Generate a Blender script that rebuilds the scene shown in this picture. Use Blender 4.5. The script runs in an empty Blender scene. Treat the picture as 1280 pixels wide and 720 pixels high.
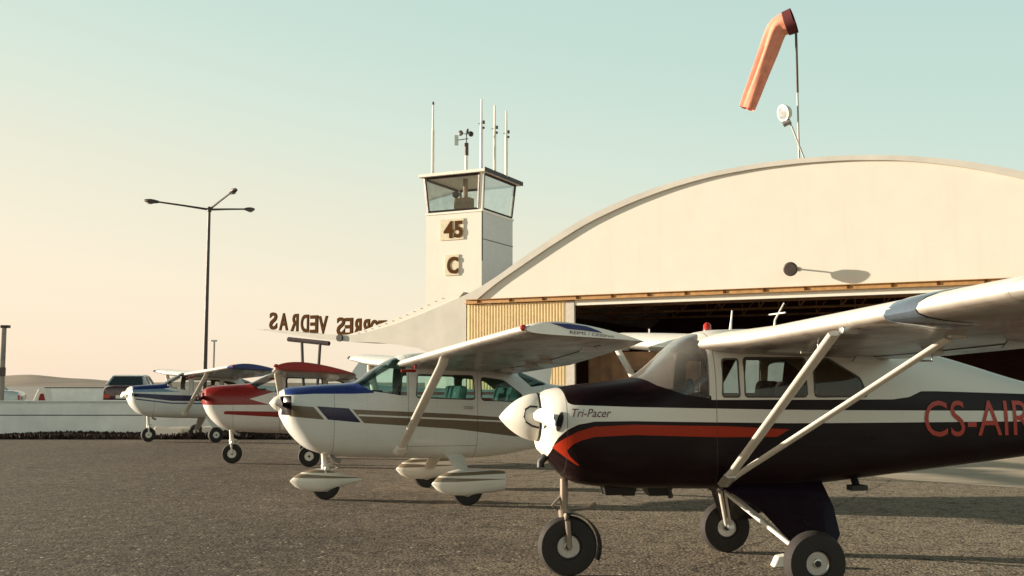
import bpy, bmesh, math, random
from math import sin, cos, pi, radians as R, hypot, atan, atan2
from mathutils import Vector, Matrix
random.seed(7)
scene = bpy.context.scene
C = scene.collection

# ------------------------------------------------------------------ camera model (also used to survey the place)
FP, EYE, HY = 1300.0, 1.5, 481.0
PIT = atan((HY - 360) / FP)

def ray(px, py):
    a, b = (px - 640) / FP, (360 - py) / FP
    return Vector((a, cos(PIT) - b * sin(PIT), sin(PIT) + b * cos(PIT)))

def at(px, py, d):
    r = ray(px, py)
    return Vector((0, 0, EYE)) + r * (d / r.y)

def gnd(px, py, z=0.0):
    r = ray(px, py)
    return Vector((0, 0, EYE)) + r * ((z - EYE) / r.z)

# ------------------------------------------------------------------ node helpers
class NT:
    def __init__(self, nt):
        self.t = nt; self.n = nt.nodes; self.l = nt.links
    def new(self, typ, **kw):
        n = self.n.new(typ)
        for k, v in kw.items(): setattr(n, k, v)
        return n
    def put(self, sock, v):
        if hasattr(v, 'links'): self.l.new(v, sock)
        else: sock.default_value = v
    def m(self, op, a, b=0.0, c=0.0):
        n = self.new('ShaderNodeMath', operation=op)
        for i, v in enumerate((a, b, c)): self.put(n.inputs[i], v)
        return n.outputs[0]
    def gt(self, a, b): return self.m('GREATER_THAN', a, b)
    def lt(self, a, b): return self.m('LESS_THAN', a, b)
    def band(self, a, lo, hi): return self.m('MULTIPLY', self.gt(a, lo), self.lt(a, hi))
    def mul(self, *a):
        r = a[0]
        for x in a[1:]: r = self.m('MULTIPLY', r, x)
        return r
    def mx(self, *a):
        r = a[0]
        for x in a[1:]: r = self.m('MAXIMUM', r, x)
        return r
    def mix(self, f, a, b):
        n = self.new('ShaderNodeMix', data_type='RGBA')
        self.put(n.inputs[0], f)
        for s, v in ((n.inputs[6], a), (n.inputs[7], b)):
            if isinstance(v, tuple): v = (*v[:3], 1)
            self.put(s, v)
        return n.outputs[2]
    def noise(self, vec, scale, detail=4, rough=.55):
        n = self.new('ShaderNodeTexNoise')
        self.l.new(vec, n.inputs['Vector'])
        n.inputs['Scale'].default_value = scale; n.inputs['Detail'].default_value = detail
        n.inputs['Roughness'].default_value = rough
        return n.outputs[0]
    def rng(self, v, a, b, c=0., d=1.):
        n = self.new('ShaderNodeMapRange')
        for i, x in enumerate((v, a, b, c, d)): self.put(n.inputs[i], x)
        return n.outputs[0]
    def scale(self, vec, s):
        n = self.new('ShaderNodeMapping'); self.l.new(vec, n.inputs[0]); n.inputs['Scale'].default_value = s
        return n.outputs[0]
    def curve(self, x, pts):
        pts = sorted(pts)
        x0, x1 = pts[0][0], pts[-1][0]
        ys = [p[1] for p in pts]; y0, y1 = min(ys), max(ys) + 1e-4
        n = self.new('ShaderNodeFloatCurve')
        cm = n.mapping; cv = cm.curves[0]
        q = [((a - x0) / (x1 - x0), (b - y0) / (y1 - y0)) for a, b in pts]
        while len(cv.points) < len(q): cv.points.new(0.5, 0.5)
        for p, (a, b) in zip(cv.points, q):
            p.location = (a, b); p.handle_type = 'VECTOR'
        cm.update()
        self.put(n.inputs[1], self.rng(x, x0, x1))
        return self.rng(n.outputs[0], 0, 1, y0, y1)

def new_mat(name):
    m = bpy.data.materials.new(name); m.use_nodes = True
    n = NT(m.node_tree); b = n.n['Principled BSDF']
    return m, n, b

def coords(n, kind='Object'):
    tc = n.new('ShaderNodeTexCoord').outputs[kind]
    s = n.new('ShaderNodeSeparateXYZ'); n.l.new(tc, s.inputs[0])
    return tc, s.outputs[0], s.outputs[1], s.outputs[2]

def bump(n, b, h, strength=.3, dist=.01):
    bp = n.new('ShaderNodeBump'); n.l.new(h, bp.inputs['Height'])
    bp.inputs['Strength'].default_value = strength; bp.inputs['Distance'].default_value = dist
    n.l.new(bp.outputs[0], b.inputs['Normal'])

def simple(name, col, rough=.5, metal=0., var=.12, scale=6., spec=.5, coat=0., bmp=0., bscale=40.):
    m, n, b = new_mat(name)
    tc, x, y, z = coords(n)
    f = n.noise(tc, scale, 5, .6)
    lo = tuple(c * (1 - var) for c in col); hi = tuple(min(1, c * (1 + var * .6)) for c in col)
    n.put(b.inputs['Base Color'], n.mix(n.rng(f, .3, .7), lo, hi))
    n.put(b.inputs['Roughness'], n.rng(f, .3, .7, max(.02, rough - .06), min(1, rough + .08)))
    b.inputs['Metallic'].default_value = metal
    b.inputs['Specular IOR Level'].default_value = spec
    b.inputs['Coat Weight'].default_value = coat; b.inputs['Coat Roughness'].default_value = .08
    if bmp: bump(n, b, n.noise(tc, bscale, 4), bmp, .01)
    return m

def paint(name, base, layers_fn, rough=.32, dirt=.18, coat=.25, seams=(), spec=.5, sills=None):
    """airframe paint laid out in the aircraft's own coordinates (x forward, y port, z up)"""
    m, n, b = new_mat(name)
    tc, x, y, z = coords(n)
    col = n.mix(0., base, base)
    for mask, c in layers_fn(n, x, y, z): col = n.mix(mask, col, c)
    f = n.noise(n.scale(tc, (1.2, 4, 5)), 2.2, 6, .62)
    col = n.mix(n.rng(f, .5, .82, 0, dirt), col, (.16, .12, .085))
    for xs in seams:
        s = n.lt(n.m('ABSOLUTE', n.m('SUBTRACT', x, xs)), .004)
        col = n.mix(n.mul(s, .55), col, (.05, .04, .035))
    if sills:
        ln = n.mul(n.lt(n.m('ABSOLUTE', n.m('SUBTRACT', z, sills[0])), .004), n.band(x, sills[1], sills[2]))
        col = n.mix(n.mul(ln, .55), col, (.05, .04, .035))
        rv = n.mul(n.lt(n.m('ABSOLUTE', n.m('SUBTRACT', n.m('FRACT', n.m('MULTIPLY', z, 22.)), .5)), .12), n.lt(n.m('ABSOLUTE', n.m('SUBTRACT', n.m('FRACT', n.m('MULTIPLY', x, 2.2)), .5)), .009))
        col = n.mix(n.mul(rv, .4), col, (.12, .10, .085))
    n.put(b.inputs['Base Color'], col)
    n.put(b.inputs['Roughness'], n.rng(f, .3, .75, rough - .08, rough + .14))
    b.inputs['Coat Weight'].default_value = coat; b.inputs['Coat Roughness'].default_value = .12; b.inputs['Specular IOR Level'].default_value = spec
    bump(n, b, n.noise(tc, 3.5, 2), .06, .02)
    return m

def glass(name, tint, refl=.9, rough=.03, haze=0.):
    m = bpy.data.materials.new(name); m.use_nodes = True
    n = NT(m.node_tree)
    n.n.remove(n.n['Principled BSDF'])
    out = n.n['Material Output']
    tr = n.new('ShaderNodeBsdfTransparent'); gl = n.new('ShaderNodeBsdfGlossy')
    tc, x, y, z = coords(n)
    f = n.noise(tc, 3., 4)
    n.put(tr.inputs[0], n.mix(n.rng(f, .35, .7), tint, tuple(c * .8 for c in tint)))
    gl.inputs['Roughness'].default_value = rough
    fr = n.new('ShaderNodeFresnel'); fr.inputs[0].default_value = 1.5
    mx = n.new('ShaderNodeMixShader')
    n.put(mx.inputs[0], n.m('MULTIPLY', fr.outputs[0], refl))
    n.l.new(tr.outputs[0], mx.inputs[1]); n.l.new(gl.outputs[0], mx.inputs[2])
    last = mx.outputs[0]
    if haze:
        df = n.new('ShaderNodeBsdfDiffuse'); df.inputs[0].default_value = (.80, .76, .70, 1)
        tl = n.new('ShaderNodeBsdfTranslucent'); tl.inputs[0].default_value = (.80, .74, .66, 1)
        ad = n.new('ShaderNodeMixShader'); ad.inputs[0].default_value = .5; n.l.new(df.outputs[0], ad.inputs[1]); n.l.new(tl.outputs[0], ad.inputs[2])
        m2 = n.new('ShaderNodeMixShader'); n.put(m2.inputs[0], n.rng(f, .35, .7, haze * .7, haze * 1.2)); n.l.new(last, m2.inputs[1]); n.l.new(ad.outputs[0], m2.inputs[2]); last = m2.outputs[0]
    n.l.new(last, out.inputs[0])
    return m

# ------------------------------------------------------------------ mesh builder
class MB:
    def __init__(self): self.v = []; self.f = []; self.mi = []
    def add(self, vs, fs, mi=0):
        o = len(self.v); self.v += [tuple(p) for p in vs]
        self.f += [tuple(i + o for i in f) for f in fs]; self.mi += [mi] * len(fs)
        return self
    def box(self, c, s, rot=None, mi=0, taper=1.0):
        hx, hy, hz = s[0] / 2, s[1] / 2, s[2] / 2
        vs = []
        for zz, k in ((-hz, 1.), (hz, taper)):
            for xx, yy in ((-hx, -hy), (hx, -hy), (hx, hy), (-hx, hy)):
                p = Vector((xx * k, yy * k, zz))
                if rot is not None: p = rot @ p
                vs.append(p + Vector(c))
        return self.add(vs, [(3, 2, 1, 0), (4, 5, 6, 7), (0, 1, 5, 4), (1, 2, 6, 5), (2, 3, 7, 6), (3, 0, 4, 7)], mi)
    def tube(self, pts, rad, n=10, mi=0, flat=1.0, up=None, caps=True):
        """swept tube; rad scalar or list; flat squeezes the cross axis"""
        pts = [Vector(p) for p in pts]; N = len(pts)
        rad = rad if isinstance(rad, (list, tuple)) else [rad] * N
        vs = []; fs = []
        for i, p in enumerate(pts):
            d = (pts[min(i + 1, N - 1)] - pts[max(i - 1, 0)]).normalized()
            u = Vector(up) if up else (Vector((0, 0, 1)) if abs(d.z) < .95 else Vector((1, 0, 0)))
            a = (u - d * u.dot(d)).normalized(); b = d.cross(a)
            for k in range(n):
                t = 2 * pi * k / n
                vs.append(p + a * (cos(t) * rad[i]) + b * (sin(t) * rad[i] * flat))
        for i in range(N - 1):
            for k in range(n):
                k2 = (k + 1) % n
                fs.append((i * n + k, i * n + k2, (i + 1) * n + k2, (i + 1) * n + k))
        if caps: fs += [tuple(range(n))[::-1], tuple(range((N - 1) * n, N * n))]
        return self.add(vs, fs, mi)
    def lathe(self, prof, o, axis, n=28, mi=0, closed=False):
        """prof: (distance along axis, radius)"""
        ax = Vector(axis).normalized(); o = Vector(o)
        u = Vector((0, 0, 1)) if abs(ax.z) < .9 else Vector((1, 0, 0))
        a = (u - ax * u.dot(ax)).normalized(); b = ax.cross(a)
        vs = []; fs = []
        for h, r in prof:
            for k in range(n):
                t = 2 * pi * k / n
                vs.append(o + ax * h + a * (cos(t) * r) + b * (sin(t) * r))
        P = len(prof)
        for i in range(P if closed else P - 1):
            j = (i + 1) % P
            for k in range(n):
                k2 = (k + 1) % n
                fs.append((i * n + k, i * n + k2, j * n + k2, j * n + k))
        if not closed: fs += [tuple(range(n))[::-1], tuple(range((P - 1) * n, P * n))]
        return self.add(vs, fs, mi)
    def prism(self, poly, ext, mi=0):
        """poly: 3D points of one face, ext: extrusion vector"""
        N = len(poly); e = Vector(ext)
        vs = [Vector(p) for p in poly] + [Vector(p) + e for p in poly]
        fs = [tuple(range(N))[::-1], tuple(range(N, 2 * N))]
        fs += [(i, (i + 1) % N, N + (i + 1) % N, N + i) for i in range(N)]
        return self.add(vs, fs, mi)
    def rings(self, rings, mi=0, caps=True, close=True):
        n = len(rings[0]); vs = [p for r in rings for p in r]; fs = []
        for i in range(len(rings) - 1):
            for k in range(n if close else n - 1):
                k2 = (k + 1) % n
                fs.append((i * n + k, i * n + k2, (i + 1) * n + k2, (i + 1) * n + k))
        if caps: fs += [tuple(range(n))[::-1], tuple(range((len(rings) - 1) * n, len(rings) * n))]
        return self.add(vs, fs, mi)
    def mesh(self, name, mats):
        me = bpy.data.meshes.new(name)
        me.from_pydata(self.v, [], self.f)
        for m in (mats if isinstance(mats, (list, tuple)) else [mats]): me.materials.append(m)
        me.polygons.foreach_set('material_index', self.mi)
        bm = bmesh.new(); bm.from_mesh(me); bmesh.ops.recalc_face_normals(bm, faces=bm.faces); bm.to_mesh(me); bm.free()
        return me
    def build(self, name, mats, parent=None, smooth=None, bevel=0):
        o = bpy.data.objects.new(name, self.mesh(name, mats)); C.objects.link(o)
        if parent: o.parent = parent
        if bevel: bake_bevel(o, bevel)
        if smooth: shade(o.data, smooth)
        return o

def shade(me, ang):
    me.shade_smooth(); me.set_sharp_from_angle(angle=R(ang))

def bake(o):
    dg = bpy.context.evaluated_depsgraph_get()
    me = bpy.data.meshes.new_from_object(o.evaluated_get(dg), preserve_all_data_layers=True, depsgraph=dg)
    o.modifiers.clear(); old = o.data; o.data = me; me.name = o.name
    return o

def bake_bevel(o, w, seg=2):
    m = o.modifiers.new('b', 'BEVEL'); m.width = w; m.segments = seg; m.limit_method = 'ANGLE'; m.angle_limit = R(35)
    bake(o)

def boolean(me_a, me_b, op):
    a = bpy.data.objects.new('a', me_a); b = bpy.data.objects.new('b', me_b)
    C.objects.link(a); C.objects.link(b)
    m = a.modifiers.new('x', 'BOOLEAN'); m.operation = op; m.object = b; m.solver = 'EXACT'
    m.material_mode = 'TRANSFER'
    dg = bpy.context.evaluated_depsgraph_get()
    me = bpy.data.meshes.new_from_object(a.evaluated_get(dg), preserve_all_data_layers=True, depsgraph=dg)
    bpy.data.objects.remove(a); bpy.data.objects.remove(b)
    return me

def link(name, me, parent=None, smooth=None):
    o = bpy.data.objects.new(name, me); C.objects.link(o); o.parent = parent
    if smooth: shade(me, smooth)
    return o

def thing(name, label, cat, loc=(0, 0, 0), rot=(0, 0, 0), group=None):
    o = bpy.data.objects.new(name, None); C.objects.link(o); o.empty_display_size = .2
    o.location = loc; o.rotation_euler = rot; o['label'] = label; o['category'] = cat; o['kind'] = 'thing'
    if group: o['group'] = group
    return o

def tag(o, label, cat, group=None, kind=None):
    o['label'] = label; o['category'] = cat
    if group: o['group'] = group
    o['kind'] = kind or 'thing'
    return o

def struct(o): o['kind'] = 'structure'; return o

def text_mesh(body, size, extrude=0., offset=0., shear=0., spacing=1.):
    cu = bpy.data.curves.new('t', 'FONT'); cu.body = body; cu.size = size; cu.extrude = extrude
    cu.offset = offset; cu.shear = shear; cu.space_character = spacing; cu.resolution_u = 4
    o = bpy.data.objects.new('t', cu); C.objects.link(o)
    dg = bpy.context.evaluated_depsgraph_get()
    me = bpy.data.meshes.new_from_object(o.evaluated_get(dg), depsgraph=dg)
    vs = [v.co.copy() for v in me.vertices]; fs = [tuple(p.vertices) for p in me.polygons]
    bpy.data.objects.remove(o); bpy.data.curves.remove(cu); bpy.data.meshes.remove(me)
    return vs, fs

def place_text(body, size, O, ux, uy, un, mat, name, parent=None, extrude=.01, offset=0., width=None, height=None, shear=0.):
    vs, fs = text_mesh(body, size, extrude, offset, shear)
    x0 = min(v.x for v in vs); x1 = max(v.x for v in vs); y0 = min(v.y for v in vs); y1 = max(v.y for v in vs)
    kx = width / (x1 - x0) if width else 1; ky = height / (y1 - y0) if height else 1
    O, ux, uy, un = map(Vector, (O, ux, uy, un))
    P = [O + ux * ((v.x - x0) * kx) + uy * ((v.y - y0) * ky) + un * v.z for v in vs]
    return MB().add(P, fs).build(name, mat, parent)

# ------------------------------------------------------------------ materials
M = {}
M['white'] = simple('white_paint', (.78, .74, .66), .45, var=.05)
M['stucco'] = simple('white_stucco', (.80, .74, .63), .85, var=.05, scale=1.2, bmp=.15, bscale=30)
def streaked(name, col):
    m, n, b = new_mat(name); tc, x, y, z = coords(n)
    st_ = n.noise(n.scale(tc, (2.2, 2.2, .16)), 1.6, 5, .6); f = n.noise(tc, 1.1, 5, .6)
    c = n.mix(n.rng(f, .35, .7), tuple(k * .95 for k in col), col)
    c = n.mix(n.rng(st_, .55, .8, 0, .12), c, (.42, .35, .26))
    n.put(b.inputs['Base Color'], c); b.inputs['Roughness'].default_value = .85
    bump(n, b, n.noise(tc, 26, 4), .12, .01); return m
M['stucco'] = streaked('white_stucco', (.74, .695, .62))
M['concrete'] = simple('grey_concrete', (.40, .375, .34), .85, var=.12, scale=1.5, bmp=.25, bscale=25)
M['rail'] = simple('ochre_steel', (.46, .25, .09), .55, var=.3, scale=5)
M['door'] = simple('yellow_sheet', (.80, .62, .36), .5, var=.08, scale=3)
M['door_frame'] = simple('pale_frame', (.55, .50, .44), .6)
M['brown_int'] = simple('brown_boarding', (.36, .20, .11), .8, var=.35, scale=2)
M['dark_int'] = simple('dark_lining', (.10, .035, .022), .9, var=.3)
M['floor_int'] = simple('dusty_floor', (.14, .11, .08), .8, var=.2)
M['black'] = simple('black_paint', (.012, .010, .010), .45)
M['darkframe'] = simple('dark_window_frame', (.02, .008, .008), .5)
M['rubber'] = simple('rubber', (.022, .017, .015), .8, var=.3, scale=20)
M['alu'] = simple('aluminium', (.55, .54, .52), .35, metal=.9, var=.1)
M['steel'] = simple('galvanised', (.30, .28, .26), .5, metal=.6, var=.15)
M['chrome'] = simple('chrome', (.75, .75, .74), .15, metal=1.)
M['letters'] = simple('brown_letters', (.085, .036, .010), .85, spec=.05)
M['lampdark'] = simple('dark_lamp_metal', (.07, .055, .05), .5, metal=.3)
M['lens'] = simple('lamp_lens', (.30, .31, .31), .15, var=.4, scale=9)
M['sock'] = simple('orange_cloth', (.78, .29, .19), .8, var=.2, scale=4)
M['sockdark'] = simple('maroon_cloth', (.10, .012, .015), .8)
M['navy'] = simple('navy_paint', (.012, .006, .012), .22, coat=.5)
M['teal'] = simple('teal_cloth', (.26, .54, .50), .8)
M['seat'] = simple('dark_upholstery', (.05, .03, .025), .7)
M['tan'] = simple('tan_upholstery', (.30, .24, .17), .75)
M['cabin'] = simple('cream_lining', (.50, .40, .28), .8)
M['orange'] = simple('orange_tube', (.50, .17, .04), .45)
M['red'] = simple('red_paint', (.25, .014, .010), .35, spec=.3)
M['redletter'] = simple('red_lettering', (.42, .028, .010), .4)
M['blue'] = simple('blue_paint', (.018, .032, .14), .35, spec=.3)
M['redglass'] = simple('red_lens', (.45, .03, .02), .2)
M['maroon'] = simple('maroon_car_paint', (.055, .008, .008), .25, coat=.6)
M['carwhite'] = simple('pale_car_paint', (.62, .66, .64), .3, coat=.4)
M['silver'] = simple('silver_roof_paint', (.55, .57, .57), .3, coat=.4)
M['carglass'] = simple('car_glass', (.03, .04, .045), .08, coat=.5)
M['glass'] = glass('clear_glass', (.92, .95, .93))
M['tint'] = glass('green_tinted_glass', (.70, .90, .86))
M['smoke'] = glass('hazed_acrylic', (.66, .66, .68), refl=1.3, haze=.20)
M['towerglass'] = glass('tower_glass', (.86, .88, .84), refl=.6)
m_, n_, b_ = new_mat('cream_blind'); b_.inputs['Base Color'].default_value = (.80, .72, .58, 1); b_.inputs['Roughness'].default_value = .8
tl_ = n_.new('ShaderNodeBsdfTranslucent'); tl_.inputs[0].default_value = (.85, .76, .6, 1); mx_ = n_.new('ShaderNodeMixShader'); mx_.inputs[0].default_value = .6
n_.l.new(b_.outputs[0], mx_.inputs[1]); n_.l.new(tl_.outputs[0], mx_.inputs[2]); n_.l.new(mx_.outputs[0], n_.n['Material Output'].inputs[0]); M['blind'] = m_
M['seal'] = simple('window_seal_rubber', (.10, .09, .08), .7)
M['script'] = simple('maroon_script', (.10, .015, .02), .5)

# ------------------------------------------------------------------ lofted fuselage
def pchip(xs, ys):
    n = len(xs); h = [xs[i + 1] - xs[i] for i in range(n - 1)]; d = [(ys[i + 1] - ys[i]) / h[i] for i in range(n - 1)]
    m = [d[0]] + [0 if d[i - 1] * d[i] <= 0 else 2 * d[i - 1] * d[i] / (d[i - 1] + d[i]) for i in range(1, n - 1)] + [d[-1]]
    def f(x):
        x = min(max(x, xs[0]), xs[-1]); i = 0
        while i < n - 2 and x > xs[i + 1]: i += 1
        t = (x - xs[i]) / h[i]
        return ((1 + 2 * t) * (1 - t) ** 2 * ys[i] + t * (1 - t) ** 2 * h[i] * m[i] + t * t * (3 - 2 * t) * ys[i + 1] + t * t * (t - 1) * h[i] * m[i + 1])
    return f

class Hull:
    def __init__(s, secs):
        secs = sorted(secs); xs = [q[0] for q in secs]
        s.x0, s.x1 = xs[0], xs[-1]
        s.zb, s.zt, s.w, s.zm, s.nu, s.nl = [pchip(xs, [q[i] for q in secs]) for i in range(1, 7)]
    def ring(s, x, off=0., n=56):
        zb, zt, w, zm = s.zb(x) + off, s.zt(x) - off, s.w(x) - off, s.zm(x); nu, nl = s.nu(x), s.nl(x)
        r = []
        for k in range(n):
            t = 2 * pi * k / n; c, q = cos(t), sin(t); e = 2 / (nu if q >= 0 else nl)
            y = w * math.copysign(abs(c) ** e, c)
            z = zm + ((zt - zm) if q >= 0 else (zm - zb)) * math.copysign(abs(q) ** e, q)
            r.append((x, y, z))
        return r
    def side(s, x, z):
        zm = s.zm(x); up = z >= zm
        t = abs((z - zm) / ((s.zt(x) - zm) if up else (zm - s.zb(x)))); n = s.nu(x) if up else s.nl(x)
        return s.w(x) * max(0., 1 - min(1, t) ** n) ** (1 / n)
    def solid(s, xa=None, xb=None, off=0., step=.07):
        xa = s.x0 if xa is None else xa; xb = s.x1 if xb is None else xb
        N = max(2, int((xb - xa) / step))
        return MB().rings([s.ring(xa + (xb - xa) * i / N, off) for i in range(N + 1)])

def rounded(poly, r=.05, seg=4):
    out = []; N = len(poly)
    for i in range(N):
        p = Vector(poly[i]); a = Vector(poly[i - 1]) - p; b = Vector(poly[(i + 1) % N]) - p
        k = min(r, a.length * .45, b.length * .45)
        p0 = p + a.normalized() * k; p1 = p + b.normalized() * k
        for j in range(seg + 1):
            t = j / seg; out.append(tuple(p0 * (1 - t) ** 2 + p * 2 * t * (1 - t) + p1 * t * t))
    return out

def cutter(poly, half=1.2):
    return MB().prism([(x, -half, z) for x, z in poly], (0, 2 * half, 0))

def make_body(root, hull, cabin, windows, mat, interior, rear_split=False):
    """hollow fuselage with real openings and panes; windows = [(name, polygon, glass)]"""
    outer = hull.solid().mesh('o', mat)
    inner = hull.solid(cabin[0], cabin[1], .022).mesh('i', interior)
    shell = boolean(outer, inner, 'DIFFERENCE')
    skin = shell
    for name, poly, g in windows:
        cu = cutter(poly).mesh('c', mat)
        pane_src = shell.copy(); pane_src.materials.clear(); pane_src.materials.append(g)
        pane = boolean(pane_src, cutter(poly).mesh('c', g), 'INTERSECT')
        # keep the outer sheet of the pane only
        bm = bmesh.new(); bm.from_mesh(pane)
        kill = []
        for f in bm.faces:
            c = f.calc_center_median()
            s = hull.side(c.x, c.z)
            near_out = False
            zt, zb = hull.zt(c.x), hull.zb(c.x); zm = hull.zm(c.x); n_ = hull.nu(c.x) if c.z > zm else hull.nl(c.x)
            hz = (zt - zm) if c.z > zm else (zm - zb)
            rr = (abs(c.y) / max(.01, hull.w(c.x))) ** n_ + (abs(c.z - zm) / hz) ** n_
            ri = (abs(c.y) / max(.01, hull.w(c.x) - .022)) ** n_ + (abs(c.z - zm) / (hz - .022)) ** n_
            if not (rr > .965 or abs(rr - 1) < abs(ri - 1)): kill.append(f)
        bmesh.ops.delete(bm, geom=kill, context='FACES')
        for f in bm.faces: f.material_index = 0
        sides = (1, -1) if name in ('door_window', 'side_window') or (name == 'rear_window' and rear_split) else (0,)
        for sd in sides:
            b2 = bm.copy()
            if sd: bmesh.ops.delete(b2, geom=[f for f in b2.faces if f.calc_center_median().y * sd < 0], context='FACES')
            pm = bpy.data.meshes.new(name); b2.to_mesh(pm); b2.free()
            pm.materials.append(g)
            link(name, pm, root, 30)
        bm.free()
        for sd in sides:
            if sd: MB().tube([(x, sd * (hull.side(x, z) + .001), z) for x, z in list(poly) + [poly[0], poly[1]]], .0075, 6, caps=False).build('window_seal', M['seal'], root, 50)
        skin = boolean(skin, cu, 'DIFFERENCE')
    return link('fuselage', skin, root, 32)

def airfoil(th, n=16):
    up, lo = [], []
    for i in range(n + 1):
        x = .5 * (1 - cos(pi * i / n))
        t = 5 * th * (.2969 * x ** .5 - .126 * x - .3516 * x * x + .2843 * x ** 3 - .1036 * x ** 4)
        cam = .035 * (1 - ((x - .4) / (.4 if x < .4 else .6)) ** 2)
        up.append((x, cam + t)); lo.append((x, cam * .7 - t * .8))
    return up[::-1] + lo[1:-1]

def wing_rings(st):
    """st: (y, x of leading edge, chord, z of chord line, thickness, incidence)"""
    rs = []
    for y, xl, ch, z, th, inc in st:
        rs.append([(xl - ch * u * cos(inc), y, z + ch * w - ch * u * sin(inc)) for u, w in airfoil(th)])
    return rs

def interp_st(st, y):
    for a, b in zip(st, st[1:]):
        if a[0] <= y <= b[0]:
            k = (y - a[0]) / (b[0] - a[0]); return tuple(a[i] + (b[i] - a[i]) * k for i in range(6))
    return st[-1]

def flip(st, s): return [(q[0] * s, *q[1:]) for q in st]

def make_wing(root, st, tip_from, wing_mat, tip_mat, s, flap_y=(.6, 2.6), seamed=True):
    main = [q for q in st if q[0] < tip_from] + [interp_st(st, tip_from)]
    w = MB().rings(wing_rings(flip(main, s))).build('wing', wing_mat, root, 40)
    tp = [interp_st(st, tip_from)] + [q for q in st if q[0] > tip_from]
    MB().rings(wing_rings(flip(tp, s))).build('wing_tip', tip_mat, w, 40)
    # flap and aileron hinge ribs under the wing
    for y in (flap_y[0] + .15, (flap_y[0] + flap_y[1]) / 2, flap_y[1] - .1, flap_y[1] + .5, tip_from - .35):
        q = interp_st(st, y); xx = q[1] - q[2] * .72; zz = q[3] - q[2] * .72 * sin(q[5]) - .035
        MB().box((xx, y * s, zz), (.20, .02, .05), taper=.6).build('hinge_bracket', M['alu'], w)
    return w

def gap_strip(root, st, s, ya, yb, frac, mat, name):
    """thin dark line where a control surface meets the wing, top and bottom"""
    mb = MB()
    for i, (k) in enumerate(('u', 'l')):
        pts = []
        for y in (ya, (ya + yb) / 2, yb):
            yy, xl, ch, z, th, inc = interp_st(st, y)
            af = airfoil(th); half = af[:17][::-1] if k == 'u' else [af[16]] + af[17:] + [af[0]]
            for a, b in zip(half, half[1:]):
                if a[0] <= frac <= b[0]:
                    v = a[1] + (b[1] - a[1]) * (frac - a[0]) / (b[0] - a[0] + 1e-9); break
            pts.append((xl - ch * frac * cos(inc), yy * s, z + ch * v - ch * frac * sin(inc)))
        mb.tube(pts, .006, 6)
    return mb.build(name, mat, root)

def make_wheel(parent, c, r, w, rim_r, rim_mat, lat=(0, 1, 0)):
    prof = [(-w * .32, rim_r), (-w * .46, rim_r * 1.12), (-w * .5, (r + rim_r) / 2), (-w * .42, r * .92), (-w * .22, r * .985), (0, r),
            (w * .22, r * .985), (w * .42, r * .92), (w * .5, (r + rim_r) / 2), (w * .46, rim_r * 1.12), (w * .32, rim_r)]
    t = MB().lathe(prof, c, lat, 36, closed=True)
    wh = t.build('wheel', M['rubber'], parent, 40)
    rp = [(-w * .30, rim_r * 1.0), (-w * .34, rim_r * .96), (-w * .24, rim_r * .78), (-w * .20, rim_r * .45), (-w * .36, rim_r * .36), (-w * .38, rim_r * .1),
          (w * .38, rim_r * .1), (w * .36, rim_r * .36), (w * .20, rim_r * .45), (w * .24, rim_r * .78), (w * .34, rim_r * .96), (w * .30, rim_r)]
    MB().lathe(rp, c, lat, 28).build('rim', rim_mat, wh, 30)
    MB().lathe([(-w * .40, rim_r * .26), (w * .40, rim_r * .26)], c, lat, 14).build('hub_cap', M['black'], wh, 30)
    return wh

def spinner(parent, tip_x, base_x, z, r, mat, zt=None):
    n = 14; prof = []
    for i in range(n + 1):
        t = i / n; prof.append(((tip_x - base_x) * (1 - t), max(.004, r * (math.sin(t * pi / 2) ** .80))))
    return MB().lathe(prof, (base_x, 0, z), (1, 0, 0), 32).build('spinner', mat, parent, 40)

def make_prop(parent, x, z, rad, ang, front, back):
    """two blades, real twist; front face and black rear face"""
    p = None
    for sgn in (1, -1):
        d = Vector((0, cos(ang) * sgn, sin(ang) * sgn)); t0 = Vector((0, -sin(ang) * sgn, cos(ang) * sgn)); rings = []
        for i in range(12):
            k = i / 11; rr = .07 + (rad - .07) * k
            ch = (.055 + .1 * math.sin(min(1, k * 1.6) * pi / 2)) * (1 if k < .85 else max(.25, 1 - ((k - .85) / .15) ** 2 * .8))
            pitch = atan2(.22, rr * 1.0 + .04)
            cdir = t0 * cos(pitch) + Vector((1, 0, 0)) * sin(pitch)
            ndir = d.cross(cdir)
            th = .028 * (1 - k) + .006
            c = Vector((x, 0, z)) + d * rr
            rings.append([c + cdir * (ch / 2 * a) + ndir * (th * b) for a, b in ((1, 0), (.5, .8), (0, 1), (-.5, .7), (-1, 0), (-.5, -.15), (0, -.2), (.5, -.15))])
        mb = MB().rings(rings)
        for q in range(len(mb.f) - 2):
            if q % 8 in (0, 1, 2, 3): mb.mi[q] = 0
            else: mb.mi[q] = 1
        b = mb.build('propeller_blade', [front, back], parent, 40)
        # rear (pressure) face looks aft: decide by normal
        for pl in b.data.polygons: pl.material_index = 1 if pl.normal.x < 0 else 0

def seat(parent, x, y, mat, h=.55, z0=.85):
    mb = MB().box((x, y, z0), (.42, .40, .14)).box((x - .24, y, z0 + .30), (.12, .38, h), Matrix.Rotation(-.18, 3, 'Y'))
    mb.build('seat', mat, parent, 40, bevel=.04)

# ------------------------------------------------------------------ aircraft 1: the dark tricycle-gear fabric monoplane
def aircraft_root(name, label, x, y, head, roll=0.):
    o = thing(name, label, 'aeroplane', (x, y, 0), (0, 0, 0), 'light aircraft parked in a row')
    o.rotation_euler = (Matrix.Rotation(R(180 + head), 4, 'Z') @ Matrix.Rotation(roll, 4, 'X')).to_euler()
    return o

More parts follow.
